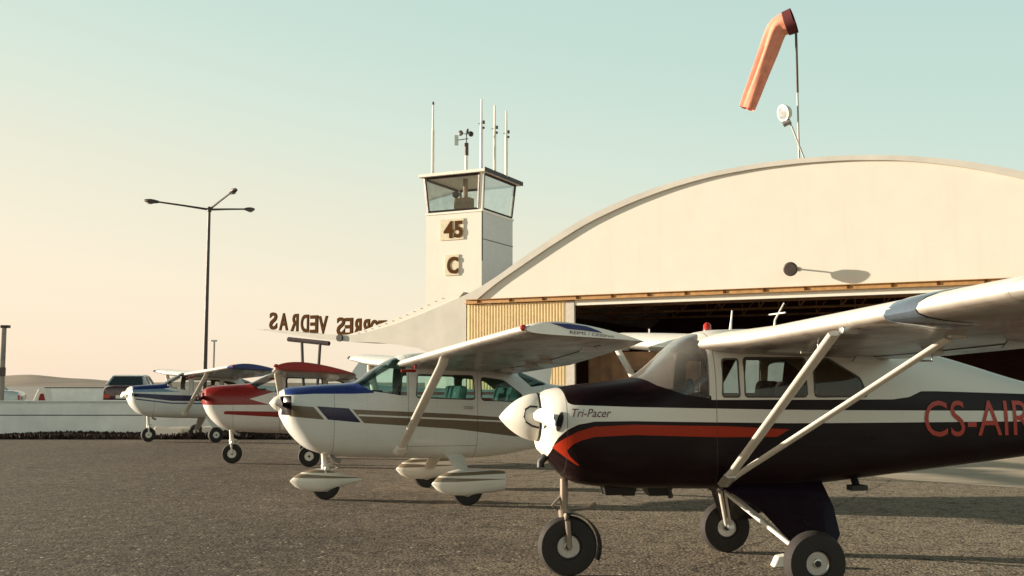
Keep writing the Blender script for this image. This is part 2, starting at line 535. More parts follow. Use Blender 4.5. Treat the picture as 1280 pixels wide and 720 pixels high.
def strip_side(hull, vs, fs, s=1, off=.004):
    return [(v[0], s * (hull.side(v[0], v[1]) + off), v[1]) for v in vs], fs

def subdivide_text(vs, fs, dx=.05):
    me = bpy.data.meshes.new('s'); me.from_pydata([tuple(v) for v in vs], [], fs)
    bm = bmesh.new(); bm.from_mesh(me); bmesh.ops.triangulate(bm, faces=bm.faces)
    for _ in range(3):
        es = [e for e in bm.edges if e.calc_length() > dx]
        if not es: break
        bmesh.ops.subdivide_edges(bm, edges=es, cuts=1, use_grid_fill=False)
        bmesh.ops.triangulate(bm, faces=bm.faces)
    out = [v.co.copy() for v in bm.verts]; bm.verts.index_update(); f = [tuple(v.index for v in q.verts) for q in bm.faces]
    bm.free(); bpy.data.meshes.remove(me); return out, f

def side_text(root, hull, body, x_start, z0, width, height, mat, name, shear=0., offset=0., s=1, off=.005):
    vs, fs = text_mesh(body, 1., 0., offset, shear)
    vs, fs = subdivide_text(vs, fs, .12)
    x0 = min(v.x for v in vs); x1 = max(v.x for v in vs); y0 = min(v.y for v in vs); y1 = max(v.y for v in vs)
    P = []
    for v in vs:
        X = x_start - s * ((v.x - x0) / (x1 - x0)) * width; Z = z0 + (v.y - y0) / (y1 - y0) * height
        P.append((X, s * (hull.side(X, Z) + off), Z))
    return MB().add(P, fs).build(name, mat, root)

def build_pacer():
    root = aircraft_root('light_aircraft', 'black and white aeroplane with red stripe and red registration letters, nearest the camera', 2.05, 8.6, 8, R(-.8))
    secs = [(1.865, .985, 1.425, .235, 1.21, 2.3, 2.3), (1.835, .95, 1.45, .30, 1.2, 2.4, 2.4), (1.78, .90, 1.465, .345, 1.2, 2.5, 2.6), (1.70, .80, 1.48, .385, 1.19, 2.6, 2.8),
            (1.60, .735, 1.497, .415, 1.18, 2.8, 3.2), (1.3, .70, 1.53, .46, 1.15, 3, 3.8), (1.10, .692, 1.557, .485, 1.13, 3, 4), (.95, .69, 1.655, .495, 1.12, 2.9, 4),
            (.80, .69, 1.79, .50, 1.12, 2.9, 4), (.66, .69, 1.89, .50, 1.12, 3.1, 4.5), (.45, .69, 1.945, .50, 1.12, 3.6, 5), (0, .695, 1.955, .50, 1.12, 3.8, 5), (-.5, .74, 1.935, .49, 1.13, 3.6, 5),
            (-.95, .785, 1.86, .45, 1.15, 3.2, 5), (-1.5, .84, 1.745, .395, 1.17, 2.8, 5), (-2.3, .92, 1.53, .30, 1.19, 2.4, 4.5), (-3.2, 1.02, 1.36, .16, 1.2, 2.2, 4), (-3.9, 1.12, 1.28, .05, 1.2, 2, 3)]
    hull = Hull(secs)
    W, K, RD = (.76, .73, .66), (.010, .003, .004), (.36, .028, .008)
    def layers(n, x, y, z):
        sill = n.curve(x, [(-4, 1.36), (-2.3, 1.425), (-1.3, 1.455), (-1.16, 1.455), (-1.05, 1.41), (-.9, 1.392), (.62, 1.392), (2, 1.392)])
        top_white = n.mul(n.gt(z, sill), n.lt(x, n.curve(z, [(1.2, .60), (1.42, .60), (1.60, .98), (2.0, .75)])))
        b_hi = n.curve(x, [(-4, 1.26), (-2.2, 1.292), (0, 1.315), (1.2, 1.338), (1.66, 1.352), (1.70, 1.375), (1.73, 1.6), (2.2, 1.7)])
        b_lo = n.curve(x, [(-4, 1.18), (-2.2, 1.208), (0, 1.212), (1.2, 1.232), (1.5, 1.228), (1.62, 1.205), (1.70, 1.165), (1.76, 1.11), (1.80, 1.04), (1.815, .95), (1.83, .6), (2.2, .5)])
        white_band = n.mul(n.gt(z, b_lo), n.lt(z, b_hi))
        o_hi = n.curve(x, [(-.03, 1.165), (.5, 1.192), (1.2, 1.205), (1.5, 1.19), (1.62, 1.155), (1.72, 1.10), (1.775, 1.06), (1.80, 1.03), (2, .9)])
        i_hi = n.curve(x, [(-.02, 1.165), (.08, 1.108), (.5, 1.108), (1.2, 1.128), (1.5, 1.112), (1.6, 1.085), (1.66, 1.055), (1.70, 1.01), (1.712, .955), (1.80, 1.025), (2, 1.03)])
        o_band = n.mul(n.gt(z, i_hi), n.lt(z, o_hi), n.band(x, -.03, 1.80))
        tail = n.mul(n.gt(z, n.curve(x, [(1.60, .885), (1.64, .905), (1.712, .955), (1.8, 1.03)])), n.lt(z, n.curve(x, [(1.60, .89), (1.64, .925), (1.68, .965), (1.70, 1.0), (1.712, 1.02)])), n.band(x, 1.61, 1.714))
        return [(n.m('SUBTRACT', 1., 0.), K), (top_white, W), (white_band, W), (n.mx(o_band, tail), RD)]
    mat = paint('pacer_paint', W, layers, .34, .05, 0., seams=(1.70, .56), spec=.18)
    win = [('windscreen', [(1.115, 1.575), (1.0, 1.50), (.80, 1.43), (.615, 1.405), (.60, 1.76), (.635, 1.86), (.60, 1.905), (.58, 2.3), (1.25, 2.3)], M['smoke']),
           ('door_window', rounded([(.51, 1.415), (.50, 1.705), (.375, 1.705), (.375, 1.415)], .02), M['glass']),
           ('side_window', rounded([(.33, 1.415), (.33, 1.715), (-.17, 1.715), (-.17, 1.415)], .03), M['glass']),
           ('rear_window', rounded([(-.235, 1.415), (-.235, 1.67), (-.36, 1.715), (-.62, 1.56), (-.68, 1.415)], .03), M['glass'])]
    make_body(root, hull, (-1.35, 1.02), win, mat, M['cabin'], True)
    # cabin
    for y in (.22, -.22): seat(root, .12, y, M['seat'], .42, 1.02)
    MB().box((-.75, 0, 1.12), (.14, .8, .5), Matrix.Rotation(-.2, 3, 'Y')).build('rear_seat', M['seat'], root, 40, bevel=.03)
    MB().box((.82, 0, 1.36), (.10, .84, .22)).build('instrument_panel', M['black'], root, 40, bevel=.02)
    tb = MB()
    tb.tube([(.60, -.43, 1.36), (.02, -.40, 1.86)], .018); tb.tube([(.02, -.44, 1.35), (-.02, -.42, 1.86)], .02); tb.tube([(.1, -.40, 1.86), (.1, .40, 1.86)], .018)
    tb.build('cabin_frame_tube', M['orange'], root, 40)
    for y in (.2, -.2):
        MB().tube([(.74, y, 1.42), (.55, y, 1.44)], .012).lathe([(0, .10), (.02, .10)], (.54, y, 1.45), (1, 0, 0), 16).build('control_wheel', M['black'], root)
    # nose
    sp = spinner(root, 2.175, 1.875, 1.245, .188, M['white'])
    MB().lathe([(0, .192), (.012, .192)], (1.868, 0, 1.245), (1, 0, 0), 32).build('spinner_backplate', M['black'], sp, 40)
    cut = MB()
    for sg in (1, -1):
        pts = [(1.895, sg * .192, 1.33), (1.95, sg * .168, 1.335), (1.99, sg * .150, 1.31), (2.0, sg * .143, 1.26), (1.985, sg * .150, 1.215), (1.94, sg * .165, 1.185), (1.885, sg * .19, 1.17)]
        ctr = Vector((0, 0, 1.245)); q = []
        for p in pts:
            t = max(0, min(1, (2.175 - p[0]) / .30)); rr = .188 * (math.sin(t * pi / 2) ** .8) + .002
            dz = p[2] - 1.245; q.append((p[0], sg * max(.01, rr * rr - dz * dz) ** .5, p[2]))
        MB().tube(q, .008, 6).build('blade_cutout', M['black'], sp)
    make_prop(root, 1.90, 1.245, .93, R(2), M['white'], M['black'])
    for sg in (1, -1):
        MB().rings([[(1.87 - .012 * abs(k - 1) - .02 * max(0, (abs(y) - .2) / .15), sg * y, 1.25 + hh * (1 - abs(k - 1) * .04)) for y, hh in ((.16, .06), (.2, .085), (.26, .08), (.30, .02), (.285, -.05), (.24, -.085), (.19, -.075), (.16, -.03))] for k in range(3)]).build('air_inlet', M['black'], root, 40)
        MB().rings([[(xx, sg * (hull.side(xx, z) + o), z) for xx, z in ((1.755 + .022 * cos(t) - .015 * math.sin(t), 1.225 + .075 * math.sin(t)) for t in [2 * pi * k / 12 for k in range(12)])] for o in (-.002, .006)]).build('cowl_vent', M['black'], root, 40)
    MB().tube([(1.82, .1, .945), (1.86, .1, .90), (1.86, .1, .86)], .03).build('intake_scoop', M['black'], root, 40)
    mb = MB()
    for xx, l in ((1.30, .12), (1.18, .1), (.93, .16)): mb.box((xx, .12, hull.zb(xx) - .02), (l, .14, .07), taper=1.3)
    mb.tube([(.86, .2, .70), (.84, .2, .62)], .02).build('exhaust_stack', M['black'], root, 40)
    # wings
    i = R(3.8)
    st = [(.36, .66, 1.58, 1.815, .125, i), (.50, .65, 1.58, 1.815, .125, i), (1.1, .55, 1.56, 1.832, .13, i), (2.6, .51, 1.56, 1.895, .13, i), (4.05, .49, 1.55, 1.955, .125, i), (4.28, .44, 1.46, 1.965, .10, i), (4.42, .32, 1.20, 1.975, .07, i), (4.48, .12, .8, 1.98, .03, i)]
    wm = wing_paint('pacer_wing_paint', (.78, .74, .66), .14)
    for s in (1, -1):
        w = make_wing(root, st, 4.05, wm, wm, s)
        gap_strip(w, st, s, .7, 2.4, .78, M['black'], 'flap_gap'); gap_strip(w, st, s, 2.45, 4.0, .78, M['black'], 'aileron_gap')
        # struts: front and rear, meeting at the lower longeron
        foot = Vector((.50, s * .47, .755))
        f_ = MB().tube([foot, foot.lerp(Vector((.575, s * 2.58, 1.83)), .08), (.575, s * 2.58, 1.83)], [.026, .039, .039], 12, flat=.42, up=(1, 0, 0)).build('wing_strut', M['white'], root, 40)
        r_ = MB().tube([foot + Vector((-.03, 0, 0)), foot.lerp(Vector((-.10, s * 2.62, 1.805)), .08), (-.10, s * 2.62, 1.805)], [.022, .034, .034], 12, flat=.42, up=(1, 0, 0)).build('wing_strut', M['white'], root, 40)
        MB().rings([[foot + Vector((a * .06, s * (.01 + k * .16), b * .03 + k * .085)) for a, b in ((1, 0), (.5, .9), (-.5, .9), (-1, 0), (-.5, -.9), (.5, -.9))] for k in (0, 1)]).build('strut_fairing', M['alu'], f_, 40)
        MB().box((.50, s * 2.60, 1.845), (.10, .06, .04)).build('strut_fitting', M['alu'], f_, 40, bevel=.01)
        MB().box((-.12, s * 2.66, 1.82), (.10, .06, .04)).build('strut_fitting', M['alu'], r_, 40, bevel=.01)
    # landing light cover in the port leading edge
    rr = []
    for y in (3.02, 3.06, 3.30, 3.34):
        q = interp_st(st, y); e = .004 if y in (3.02, 3.34) else .008
        af = airfoil(q[4], 16); sel = af[9:16] + af[16:22]
        rr.append([(q[1] - q[2] * u + (e if u < .06 else 0), y, q[3] + q[2] * v + (e if v > .02 else -e) - q[2] * u * sin(i)) for u, v in sel])
    MB().rings(rr, caps=False, close=False).build('landing_light_cover', M['cover'], root, 40)
    MB().lathe([(0, .03), (.05, .026), (.07, .01)], (.45, 4.33, 1.985), (.5, 1, 0), 12).build('navigation_light', M['redglass'], root, 40)
    mb = MB().tube([(.30, 1.75, 1.80), (.30, 1.75, 1.74), (.42, 1.75, 1.735)], .008)
    mb.build('pitot_tube', M['steel'], root, 40)
    MB().tube([(-.35, 2.0, 1.77), (-.35, 2.0, 1.68), (-.25, 2.0, 1.68)], .006).build('fuel_vent', M['steel'], root, 40)
    MB().lathe([(0, .035), (.05, .03), (.07, .01)], (.42, -.12, 1.945), (0, 0, 1), 14).build('beacon', M['redglass'], root, 40)
    for x_, y_, kk in ((.20, -.18, 0), (-.08, .08, 1)):
        mb = MB().tube([(x_, y_, 1.94), (x_ - .01, y_, 2.03), (x_ - (.02 if not kk else .09), y_, 2.12 if not kk else 2.17)], [.014, .008, .006], 8)
        if kk: mb.tube([(x_ - .01, y_ - .12, 2.08), (x_ - .05, y_ + .12, 2.085)], .006, 6)
        mb.build('aerial', M['white'], root, 40)
    # tail (aft of the frame edge)
    MB().rings([[(x0 - c * u, w * c * .05, z) for u, w in ((0, 0), (.2, 1), (.6, .8), (1, 0), (.6, -.8), (.2, -1))] for z, x0, c in ((1.25, -3.0, 1.0), (1.7, -3.35, .75), (2.1, -3.6, .5))]).build('tail_fin', mat, root, 40)
    for s in (1, -1):
        MB().rings([[(x0 - c * u, s * y, 1.3 + w * c * .035) for u, w in ((0, 0), (.2, 1), (.6, .8), (1, 0), (.6, -.8), (.2, -1))] for y, x0, c in ((.04, -3.1, .95), (1.1, -3.25, .75), (1.45, -3.4, .45))]).build('tailplane', M['white'], root, 40)
    # undercarriage
    g = MB().tube([(1.655, 0, .76), (1.655, 0, .55), (1.648, 0, .50)], .032, 14).tube([(1.655, 0, .52), (1.65, 0, .47), (1.64, 0, .455)], .05, 14)
    g.tube([(1.63, .10, .24), (1.645, .10, .44), (1.65, .05, .48)], .022, 10).tube([(1.63, -.10, .24), (1.645, -.10, .44), (1.65, -.05, .48)], .022, 10).tube([(1.63, -.11, .24), (1.63, .11, .24)], .018, 10)
    g.tube([(1.68, 0, .62), (1.75, 0, .55), (1.67, 0, .48)], .014, 8).tube([(1.60, 0, .52), (1.46, 0, .53), (1.40, 0, .57)], .02, 8)
    g.build('nose_strut', M['steelpaint'], root, 40)
    mg = MB()   # nose mudguard arc behind the tyre
    mg.rings([[(1.63 - .255 * cos(a), y, .235 + .255 * math.sin(a)) for y in (-.09, .09)] + [(1.63 - .262 * cos(a), y, .235 + .262 * math.sin(a)) for y in (.09, -.09)] for a in [R(-25 + 12 * k) for k in range(11)]])
    mg.build('mudguard', M['black'], root, 40)
    make_wheel(root, (1.63, 0, .235), .235, .155, .095, M['alu'])
    for s in (1, -1):
        dz = .012 * s
        wc = Vector((0, s * .95, .225 + dz))
        # tapered fabric-covered leg
        leg = MB().rings([[(a * .5 + b_, s * y + c * .025, z) for a, c in ((1, 0), (.6, 1), (-.6, 1), (-1, 0), (-.6, -1), (.6, -1))] for y, z, a_, b_ in ()] or
                         [[(cx + hx * a, s * (y + c * .02), z) for a, c in ((1, 0), (.5, 1), (-.5, 1), (-1, 0), (-.5, -1), (.5, -1))] for y, z, cx, hx in ((.36, .74, .10, .44), (.55, .58, -.04, .30), (.74, .40, -.08, .22), (.82, .31 + dz, -.07, .15))])
        leg.build('gear_leg', M['navy'], root, 35)
        MB().tube([(.34, s * .08, .63), (.04, s * .80, .27 + dz)], .017, 8).tube([(.30, s * .08, .63), (0.0, s * .80, .26 + dz)], .011, 8).build('gear_brace', M['white'], root, 40)
        MB().tube([(0, s * .78, .25 + dz), (0, s * 1.0, .225 + dz)], .022, 10).build('axle', M['alu'], root, 40)
        make_wheel(root, wc, .225, .16, .09, M['alu'])
    MB().tube([(-.62, .33, .76), (-.62, .37, .71)], .03, 8).box((-.62, .38, .70), (.13, .10, .04)).build('step', M['black'], root, 40)
    side_text(root, hull, 'CS-AIR', -1.175, 1.095, 1.0, .285, M['redletter'], 'registration_letters')
    side_text(root, hull, 'RIA-SC'[::-1] if False else 'CS-AIR', -2.1, 1.095, .93, .285, M['redletter'], 'registration_letters', s=-1)
    side_text(root, hull, 'Tri-Pacer', 1.665, 1.262, .29, .062, M['script'], 'script_lettering', shear=.35)
    return root

def wing_paint(name, base, dirt, tipcol=None, tipy=9.):
    m, n, b = new_mat(name)
    tc, x, y, z = coords(n)
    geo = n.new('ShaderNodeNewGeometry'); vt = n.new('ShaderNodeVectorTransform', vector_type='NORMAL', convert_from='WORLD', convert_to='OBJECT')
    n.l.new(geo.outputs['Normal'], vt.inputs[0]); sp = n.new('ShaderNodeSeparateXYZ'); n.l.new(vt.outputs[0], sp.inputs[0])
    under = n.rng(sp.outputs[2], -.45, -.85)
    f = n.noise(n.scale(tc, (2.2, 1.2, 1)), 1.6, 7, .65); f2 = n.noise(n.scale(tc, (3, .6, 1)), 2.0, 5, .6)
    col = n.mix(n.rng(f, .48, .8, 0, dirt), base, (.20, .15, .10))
    grime_shade = n.mul(under, n.rng(n.m('ADD', f, n.m('MULTIPLY', f2, .8)), .78, 1.08, .78, 1.))
    col = n.mix(grime_shade, col, (.115, .085, .066))  # underside grime, plus the shade below the wing put into the colour
    # skin laps: rivet lines across the span
    lap = n.lt(n.m('ABSOLUTE', n.m('SUBTRACT', n.m('FRACT', n.m('MULTIPLY', y, 1.35)), .5)), .006)
    col = n.mix(n.mul(lap, .35), col, (.08, .06, .05))
    n.put(b.inputs['Base Color'], col)
    n.put(b.inputs['Roughness'], n.rng(f, .3, .75, .25, .45))
    b.inputs['Coat Weight'].default_value = .3; b.inputs['Coat Roughness'].default_value = .1
    bump(n, b, n.noise(n.scale(tc, (.4, 2, 1)), 1.5, 1), .04, .02)
    return m

# ------------------------------------------------------------------ aircraft 2-4: all-metal high-wing tourers
def build_cessna(label, px, py, head, paint_fn, base, kx, dz, spats, wing_tip_mat, spin_mat, spin, tint, span, tip_chord, fin_top, prop_ang, seatm, extra=None, zw=0., strut_mat=None, wingroot=1.765, stripe=None, sfx=.70, roll=0., dih=.20, tipw=.35, roofk=1.):
    root = aircraft_root('light_aircraft', label, px, py, head, R(roll))
    S = [(2.20, 1.09, 1.415, .20, 1.26, 2.2, 2.2), (2.17, 1.03, 1.44, .29, 1.25, 2.3, 2.3), (2.10, .91, 1.465, .38, 1.22, 2.4, 2.4), (1.98, .77, 1.48, .435, 1.18, 2.5, 2.5), (1.84, .665, 1.492, .47, 1.15, 2.7, 2.7), (1.6, .59, 1.508, .50, 1.1, 2.9, 2.9),
         (1.27, .555, 1.530, .53, 1.08, 3, 3), (1.0, .54, 1.70, .54, 1.06, 3, 3), (.78, .53, 1.83, .55, 1.05, 3.2, 3), (.55, .525, 1.915, .55, 1.05, 3.6, 3), (0, .51, 1.945, .55, 1.05, 3.8, 3), (-.45, .515, 1.90, .55, 1.06, 3.5, 3),
         (-.8, .545, 1.79, .525, 1.07, 3.2, 3), (-1.13, .595, 1.66, .48, 1.08, 2.9, 2.8), (-1.6, .68, 1.50, .41, 1.1, 2.5, 2.6), (-3, .92, 1.43, .26, 1.18, 2.2, 2.3), (-5.2, 1.18, 1.37, .06, 1.27, 2, 2)]
    S = [(x * kx, zb + dz * max(0, 1 - (zb - .5) * 2), 1.53 + (zt - 1.53) * roofk if zt > 1.53 else zt, w, zm, a, b) for x, zb, zt, w, zm, a, b in S]
    hull = Hull(S)
    mat = paint(label.split()[0] + '_cessna_paint', base, paint_fn, .3, .12, .1, spec=.35, seams=(1.55 * kx, .6 * kx, -.33 * kx, -1.3 * kx, -2.0, -2.7, -3.4), sills=(.70, -.33 * kx, .6 * kx))
    k = kx
    win = [('windscreen', [(1.285 * k, 1.548), (1.08 * k, 1.42), (.62 * k, 1.35), (.62 * k, 1.75), (.70 * k, 1.84), (.70 * k, 2.3), (1.45 * k, 2.3)], tint),
           ('door_window', rounded([(.50 * k, 1.335), (.48 * k, 1.635), (-.27 * k, 1.62), (-.29 * k, 1.305)], .04), tint),
           ('side_window', rounded([(-.38 * k, 1.295), (-.38 * k, 1.60), (-.70 * k, 1.56), (-.97 * k, 1.36), (-.95 * k, 1.265)], .05), tint),
           ('rear_window', [(-.93 * k, 2.2), (-.95 * k, 1.62), (-1.12 * k, 1.47), (-1.36 * k, 1.50), (-1.46 * k, 1.565), (-1.5 * k, 2.2)], tint)]
    make_body(root, hull, (-1.55 * k, 1.15 * k), win, mat, M['tan'])
    for y in (.24, -.24): seat(root, .12 * k, y, seatm, .62, .88)
    MB().box((-.85 * k, 0, 1.16), (.16, .84, .62), Matrix.Rotation(-.2, 3, 'Y')).build('rear_seat', seatm, root, 40, bevel=.05)
    MB().box((.98 * k, 0, 1.30), (.12, .92, .26)).build('instrument_panel', M['black'], root, 40, bevel=.02)
    for y in (.24, -.24):
        MB().tube([(.92 * k, y, 1.30), (.70 * k, y, 1.32)], .014).box((.69 * k, y, 1.36), (.03, .26, .10)).build('control_wheel', M['black'], root, 40)
    # nose
    spinner(root, spin[0] * k, 2.20 * k, 1.262, spin[1], spin_mat)
    make_prop(root, 2.235 * k, 1.262, .94 * (k if k < 1 else 1), prop_ang, M['white'] if not spats else M['black'], M['black'])
    for s in (1, -1):
        MB().rings([[(2.205 * k - .004 + e, s * y, 1.30 + h) for y, h in ((.13, .05), (.22, .055), (.245, 0), (.21, -.05), (.14, -.04))] for e in (0, .006)]).build('air_inlet', M['black'], root, 40)
    MB().tube([(1.55 * k, .16, .60 + dz), (1.5 * k, .16, .53 + dz), (1.42 * k, .16, .50 + dz)], .028, 10).build('exhaust_pipe', M['steel'], root, 40)
    # wings
    i = R(4.5)
    zr = wingroot; yt = span
    st = [(.30, .72 * k, 1.58 * k, zr, .12, i), (2.6, .70 * k, 1.58 * k, zr + dih * .43, .12, i), (yt - tipw, .585 * k, tip_chord * 1.08, zr + dih, .12, i), (yt - .12, .56 * k, tip_chord * 1.02, zr + dih + .01, .12, i), (yt - .025, .545 * k, tip_chord, zr + dih + .012, .115, i), (yt, .53 * k, tip_chord * .97, zr + dih + .012, .10, i)]
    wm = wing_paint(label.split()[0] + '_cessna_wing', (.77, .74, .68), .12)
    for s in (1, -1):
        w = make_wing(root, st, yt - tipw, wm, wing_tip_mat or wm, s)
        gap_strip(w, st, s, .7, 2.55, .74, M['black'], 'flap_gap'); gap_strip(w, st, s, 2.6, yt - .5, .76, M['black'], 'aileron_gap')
        foot = Vector((sfx * k, s * .53, .66 + dz)); top = Vector((.60 * k, s * 2.58, zr + .02))
        smat = strut_mat or M['white']
        sr = MB().tube([foot, foot.lerp(top, .06), foot.lerp(top, .5), foot.lerp(top, .95), top + Vector((-.01, s * .02, .09))], [.05, .06, .06, .06, .05], 14, flat=.40, up=(1, 0, 0)).build('wing_strut', smat, root, 40)
        MB().tube([foot + Vector((0, -s * .04, -.02)), foot.lerp(top, .04)], [.095, .06], 12, flat=.6, up=(1, 0, 0)).build('strut_cuff', smat, sr, 40)
        MB().lathe([(0, .03), (.04, .024), (.06, .006)], (st[3][1] - .02, s * (yt - .06), zr + dih + .03), (.6, s, 0), 12).build('navigation_light', M['redglass'] if s > 0 else M['black'], root, 40)
    MB().tube([(.62 * k, 1.05, zr - .02), (.62 * k, 1.05, zr - .09), (.80 * k, 1.05, zr - .09)], .02, 8).build('pitot_cover', M['red'], root, 40)
    for s in (1, -1): MB().box((-.20 * k, s * (hull.side(-.20 * k, 1.20) + .012), 1.20), (.13, .022, .035)).build('door_handle', M['alu'], root, bevel=.006)
    # tail
    sec = ((0, 0), (.2, 1), (.6, .8), (1, 0), (.6, -.8), (.2, -1))
    MB().rings([[(x0 * k - c * u, w_ * c * .05, z) for u, w_ in sec] for z, x0, c in ((1.33, -4.0, 1.15), (1.5, -4.25, 1.0), (fin_top, -4.75, .62))]).build('tail_fin', mat, root, 40)
    for s in (1, -1):
        MB().rings([[(x0 * k - c * u, s * y, 1.32 + w_ * c * .04) for u, w_ in sec] for y, x0, c in ((.05, -4.2, 1.1), (1.5, -4.4, .75), (1.6, -4.5, .5))]).build('tailplane', M['white'], root, 40)
    # undercarriage
    nx = 1.60 * k; nr = .19
    ms = MB().tube([(nx + .02, 0, .66 + dz), (nx, 0, .42)], .038, 12).tube([(nx, 0, .46), (nx - .01, 0, .36)], .052, 12).tube([(nx - .03, 0, .47), (nx - .17, 0, .42), (nx - .05, 0, .36)], .014, 8)
    for s in (1, -1): ms.tube([(nx - .01, s * .075, nr), (nx, s * .085, .36), (nx, s * .04, .42)], .018, 8)
    ms.build('nose_strut', M['white'], root, 40)
    make_wheel(root, (nx - .01, 0, nr), nr, .14, .085, M['white'])
    for s in (1, -1):
        MB().rings([[(-.04 * k + a * hx, s * y, z + c * .022) for a, c in ((1, 0), (.5, 1), (-.5, 1), (-1, 0), (-.5, -1), (.5, -1))] for y, z, hx in ((.30, .60 + dz * .6, .12), (.55, .545 + dz * .6, .11), (.95, .36, .085), (1.13, .255, .07))]).build('gear_leg', M['white'], root, 40)
        make_wheel(root, (-.02 * k, s * 1.19, .2), .2, .15, .085, M['white'])
    if spats:
        def spat(name, cx, cy, xf, xr, zt, zb_, w, blunt, m):
            rs = []
            for q in range(15):
                t = q / 14; x = xf + (xr - xf) * t
                e = min(1, math.sin(min(1, t / .42) * pi / 2) ** .60 if t > 0 else .02); e = max(.03, e)
                tail = 1 if t < .45 else (1 - (t - .45) / .55 * (.28 if blunt else .93))
                hz = (zt - zb_) / 2 * e * tail; hw = w / 2 * e * (1 if t < .5 else 1 - (t - .5) / .5 * (.25 if blunt else .85)); zc = (zt + zb_) / 2 + (.0 if not blunt else .02 * t)
                rs.append([(x, cy + hw * math.copysign(abs(cos(a)) ** .85, cos(a)), zc + hz * math.copysign(abs(math.sin(a)) ** .85, math.sin(a))) for a in [2 * pi * j / 20 for j in range(20)]])
            MB().rings(rs).build(name, m, root, 45)
        spat('wheel_fairing', nx, 0, 2.05, 1.11, .405, .095, .26, False, M['spat_nose'])
        for s in (1, -1): spat('wheel_fairing', 0, s * 1.19, 0.43, -.50, .445, .105, .28, True, M['spat_main'])
    if extra: extra(root, hull, st)
    return root

def spat_paint(name, zc, slope, x0):
    def lay(n, x, y, z):
        zz = n.m('SUBTRACT', z, n.m('MULTIPLY', n.m('SUBTRACT', x, x0), slope))
        return [(n.band(zz, zc + .015, zc + .125), (.20, .155, .10)), (n.band(zz, n.m('ADD', zc + .05, n.m('MULTIPLY', n.m('SUBTRACT', x, x0), .06)), zc + .085), (.76, .72, .64))]
    return paint(name, (.76, .72, .64), lay, .35, .15)
M['spat_nose'] = spat_paint('nose_spat_paint', .27, .03, 1.6)
M['spat_main'] = spat_paint('main_spat_paint', .295, -.02, 0)
M['steelpaint'] = simple('strut_steel', (.30, .24, .19), .35, metal=.5)
M['cover'] = simple('landing_light_cover', (.20, .24, .30), .12, metal=.6)

build_pacer()

GOLD = (.17, .125, .08); BLUE = (.022, .045, .19); DKBL = (.012, .008, .045); WH = (.72, .72, .68)
def p172(n, x, y, z):
    top = n.curve(x, [(-5.2, 1.0), (-2, .98), (-.83, 1.055), (0, 1.12), (1.3, 1.185), (2.1, 1.24), (2.3, 1.24)])
    bot = n.curve(x, [(-5.2, .98), (-2, .72), (-.83, .815), (0, .925), (1.3, 1.02), (2.1, 1.10), (2.3, 1.11)])
    lin = n.curve(x, [(-5.2, .99), (-2, .96), (-.83, 1.005), (0, 1.05), (1.3, 1.115), (2.3, 1.16)])
    gold = n.mul(n.gt(z, bot), n.lt(z, top), n.lt(x, 2.10))
    line = n.mul(n.lt(n.m('ABSOLUTE', n.m('SUBTRACT', z, lin)), .011), n.lt(x, 1.25))
    u = n.m('SUBTRACT', x, n.m('MULTIPLY', n.m('SUBTRACT', z, 1.04), .85))
    gap = n.band(u, 1.20, 1.66); par = n.mul(n.band(u, 1.235, 1.615), n.gt(z, n.m('ADD', bot, .005)), n.lt(z, n.m('ADD', top, .01)))
    cowl = n.mul(n.gt(z, n.curve(x, [(1.05, 1.395), (1.3, 1.385), (1.8, 1.385), (2.1, 1.37), (2.3, 1.37)])), n.band(x, 1.05, 2.155))
    return [(gold, GOLD), (line, WH), (gap, WH), (par, DKBL), (cowl, BLUE), (n.mul(n.gt(x, 2.08), n.lt(x, 2.19), n.band(z, 1.115, 1.36)), (.012, .006, .006))]
def x172(root, hull, st):
    # tip panel and lettering on the port wing tip
    q0, q1 = interp_st(st, 5.12), interp_st(st, 5.26)
    def surf(y, u, up=True):
        yy, xl, ch, z, th, inc = interp_st(st, y); af = airfoil(th); half = af[:17][::-1]
        for a, b in zip(half, half[1:]):
            if a[0] <= u <= b[0]: v = a[1] + (b[1] - a[1]) * (u - a[0]) / (b[0] - a[0] + 1e-9); break
        return Vector((xl - ch * u, yy, z + ch * v - ch * u * sin(inc) + .004))
    yt = st[-1][0]
    def face(u, h):      # point on the flat end of the tip; h 0..1 from lower to upper edge
        yy, xl, ch, z, th, inc = st[-1]; af = airfoil(th); up, lo = af[:17][::-1], [af[16]] + af[17:] + [af[0]]
        def at_(q):
            for a, b in zip(q, q[1:]):
                if a[0] <= u <= b[0]: return a[1] + (b[1] - a[1]) * (u - a[0]) / (b[0] - a[0] + 1e-9)
            return 0
        v0, v1 = at_(lo), at_(up)
        return Vector((xl - ch * u, yy + .004, z + ch * (v0 + (v1 - v0) * h) - ch * u * sin(inc)))
    lo_ = [(.22 + .08 * 0, .97), (.34, .56), (.66, .56), (.56, .95)]
    pl_ = [face(*q) for q in ((.20, .97), (.27, .75), (.34, .55), (.50, .55), (.64, .56), (.60, .75), (.50, .96), (.35, .97))]
    MB().prism(pl_, (0, .004, 0)).build('tip_panel', M['blue'], root)
    vs, fs = text_mesh('REIMS / CESSNA', 1.); x0 = min(v.x for v in vs); x1 = max(v.x for v in vs); y1 = max(v.y for v in vs)
    MB().add([face(.36 + .38 * (v.x - x0) / (x1 - x0), .16 + .28 * v.y / y1) for v in vs], fs).build('tip_lettering', M['black'], root)
build_cessna('white aeroplane with brown stripe, blue cowling top and streamlined wheel fairings', -.93, 14.3, 17, p172, WH, 1., 0., True, None, M['white'], (2.33, .10), M['tint'], 5.35, 1.14, 2.3, R(-1), M['teal'], x172)

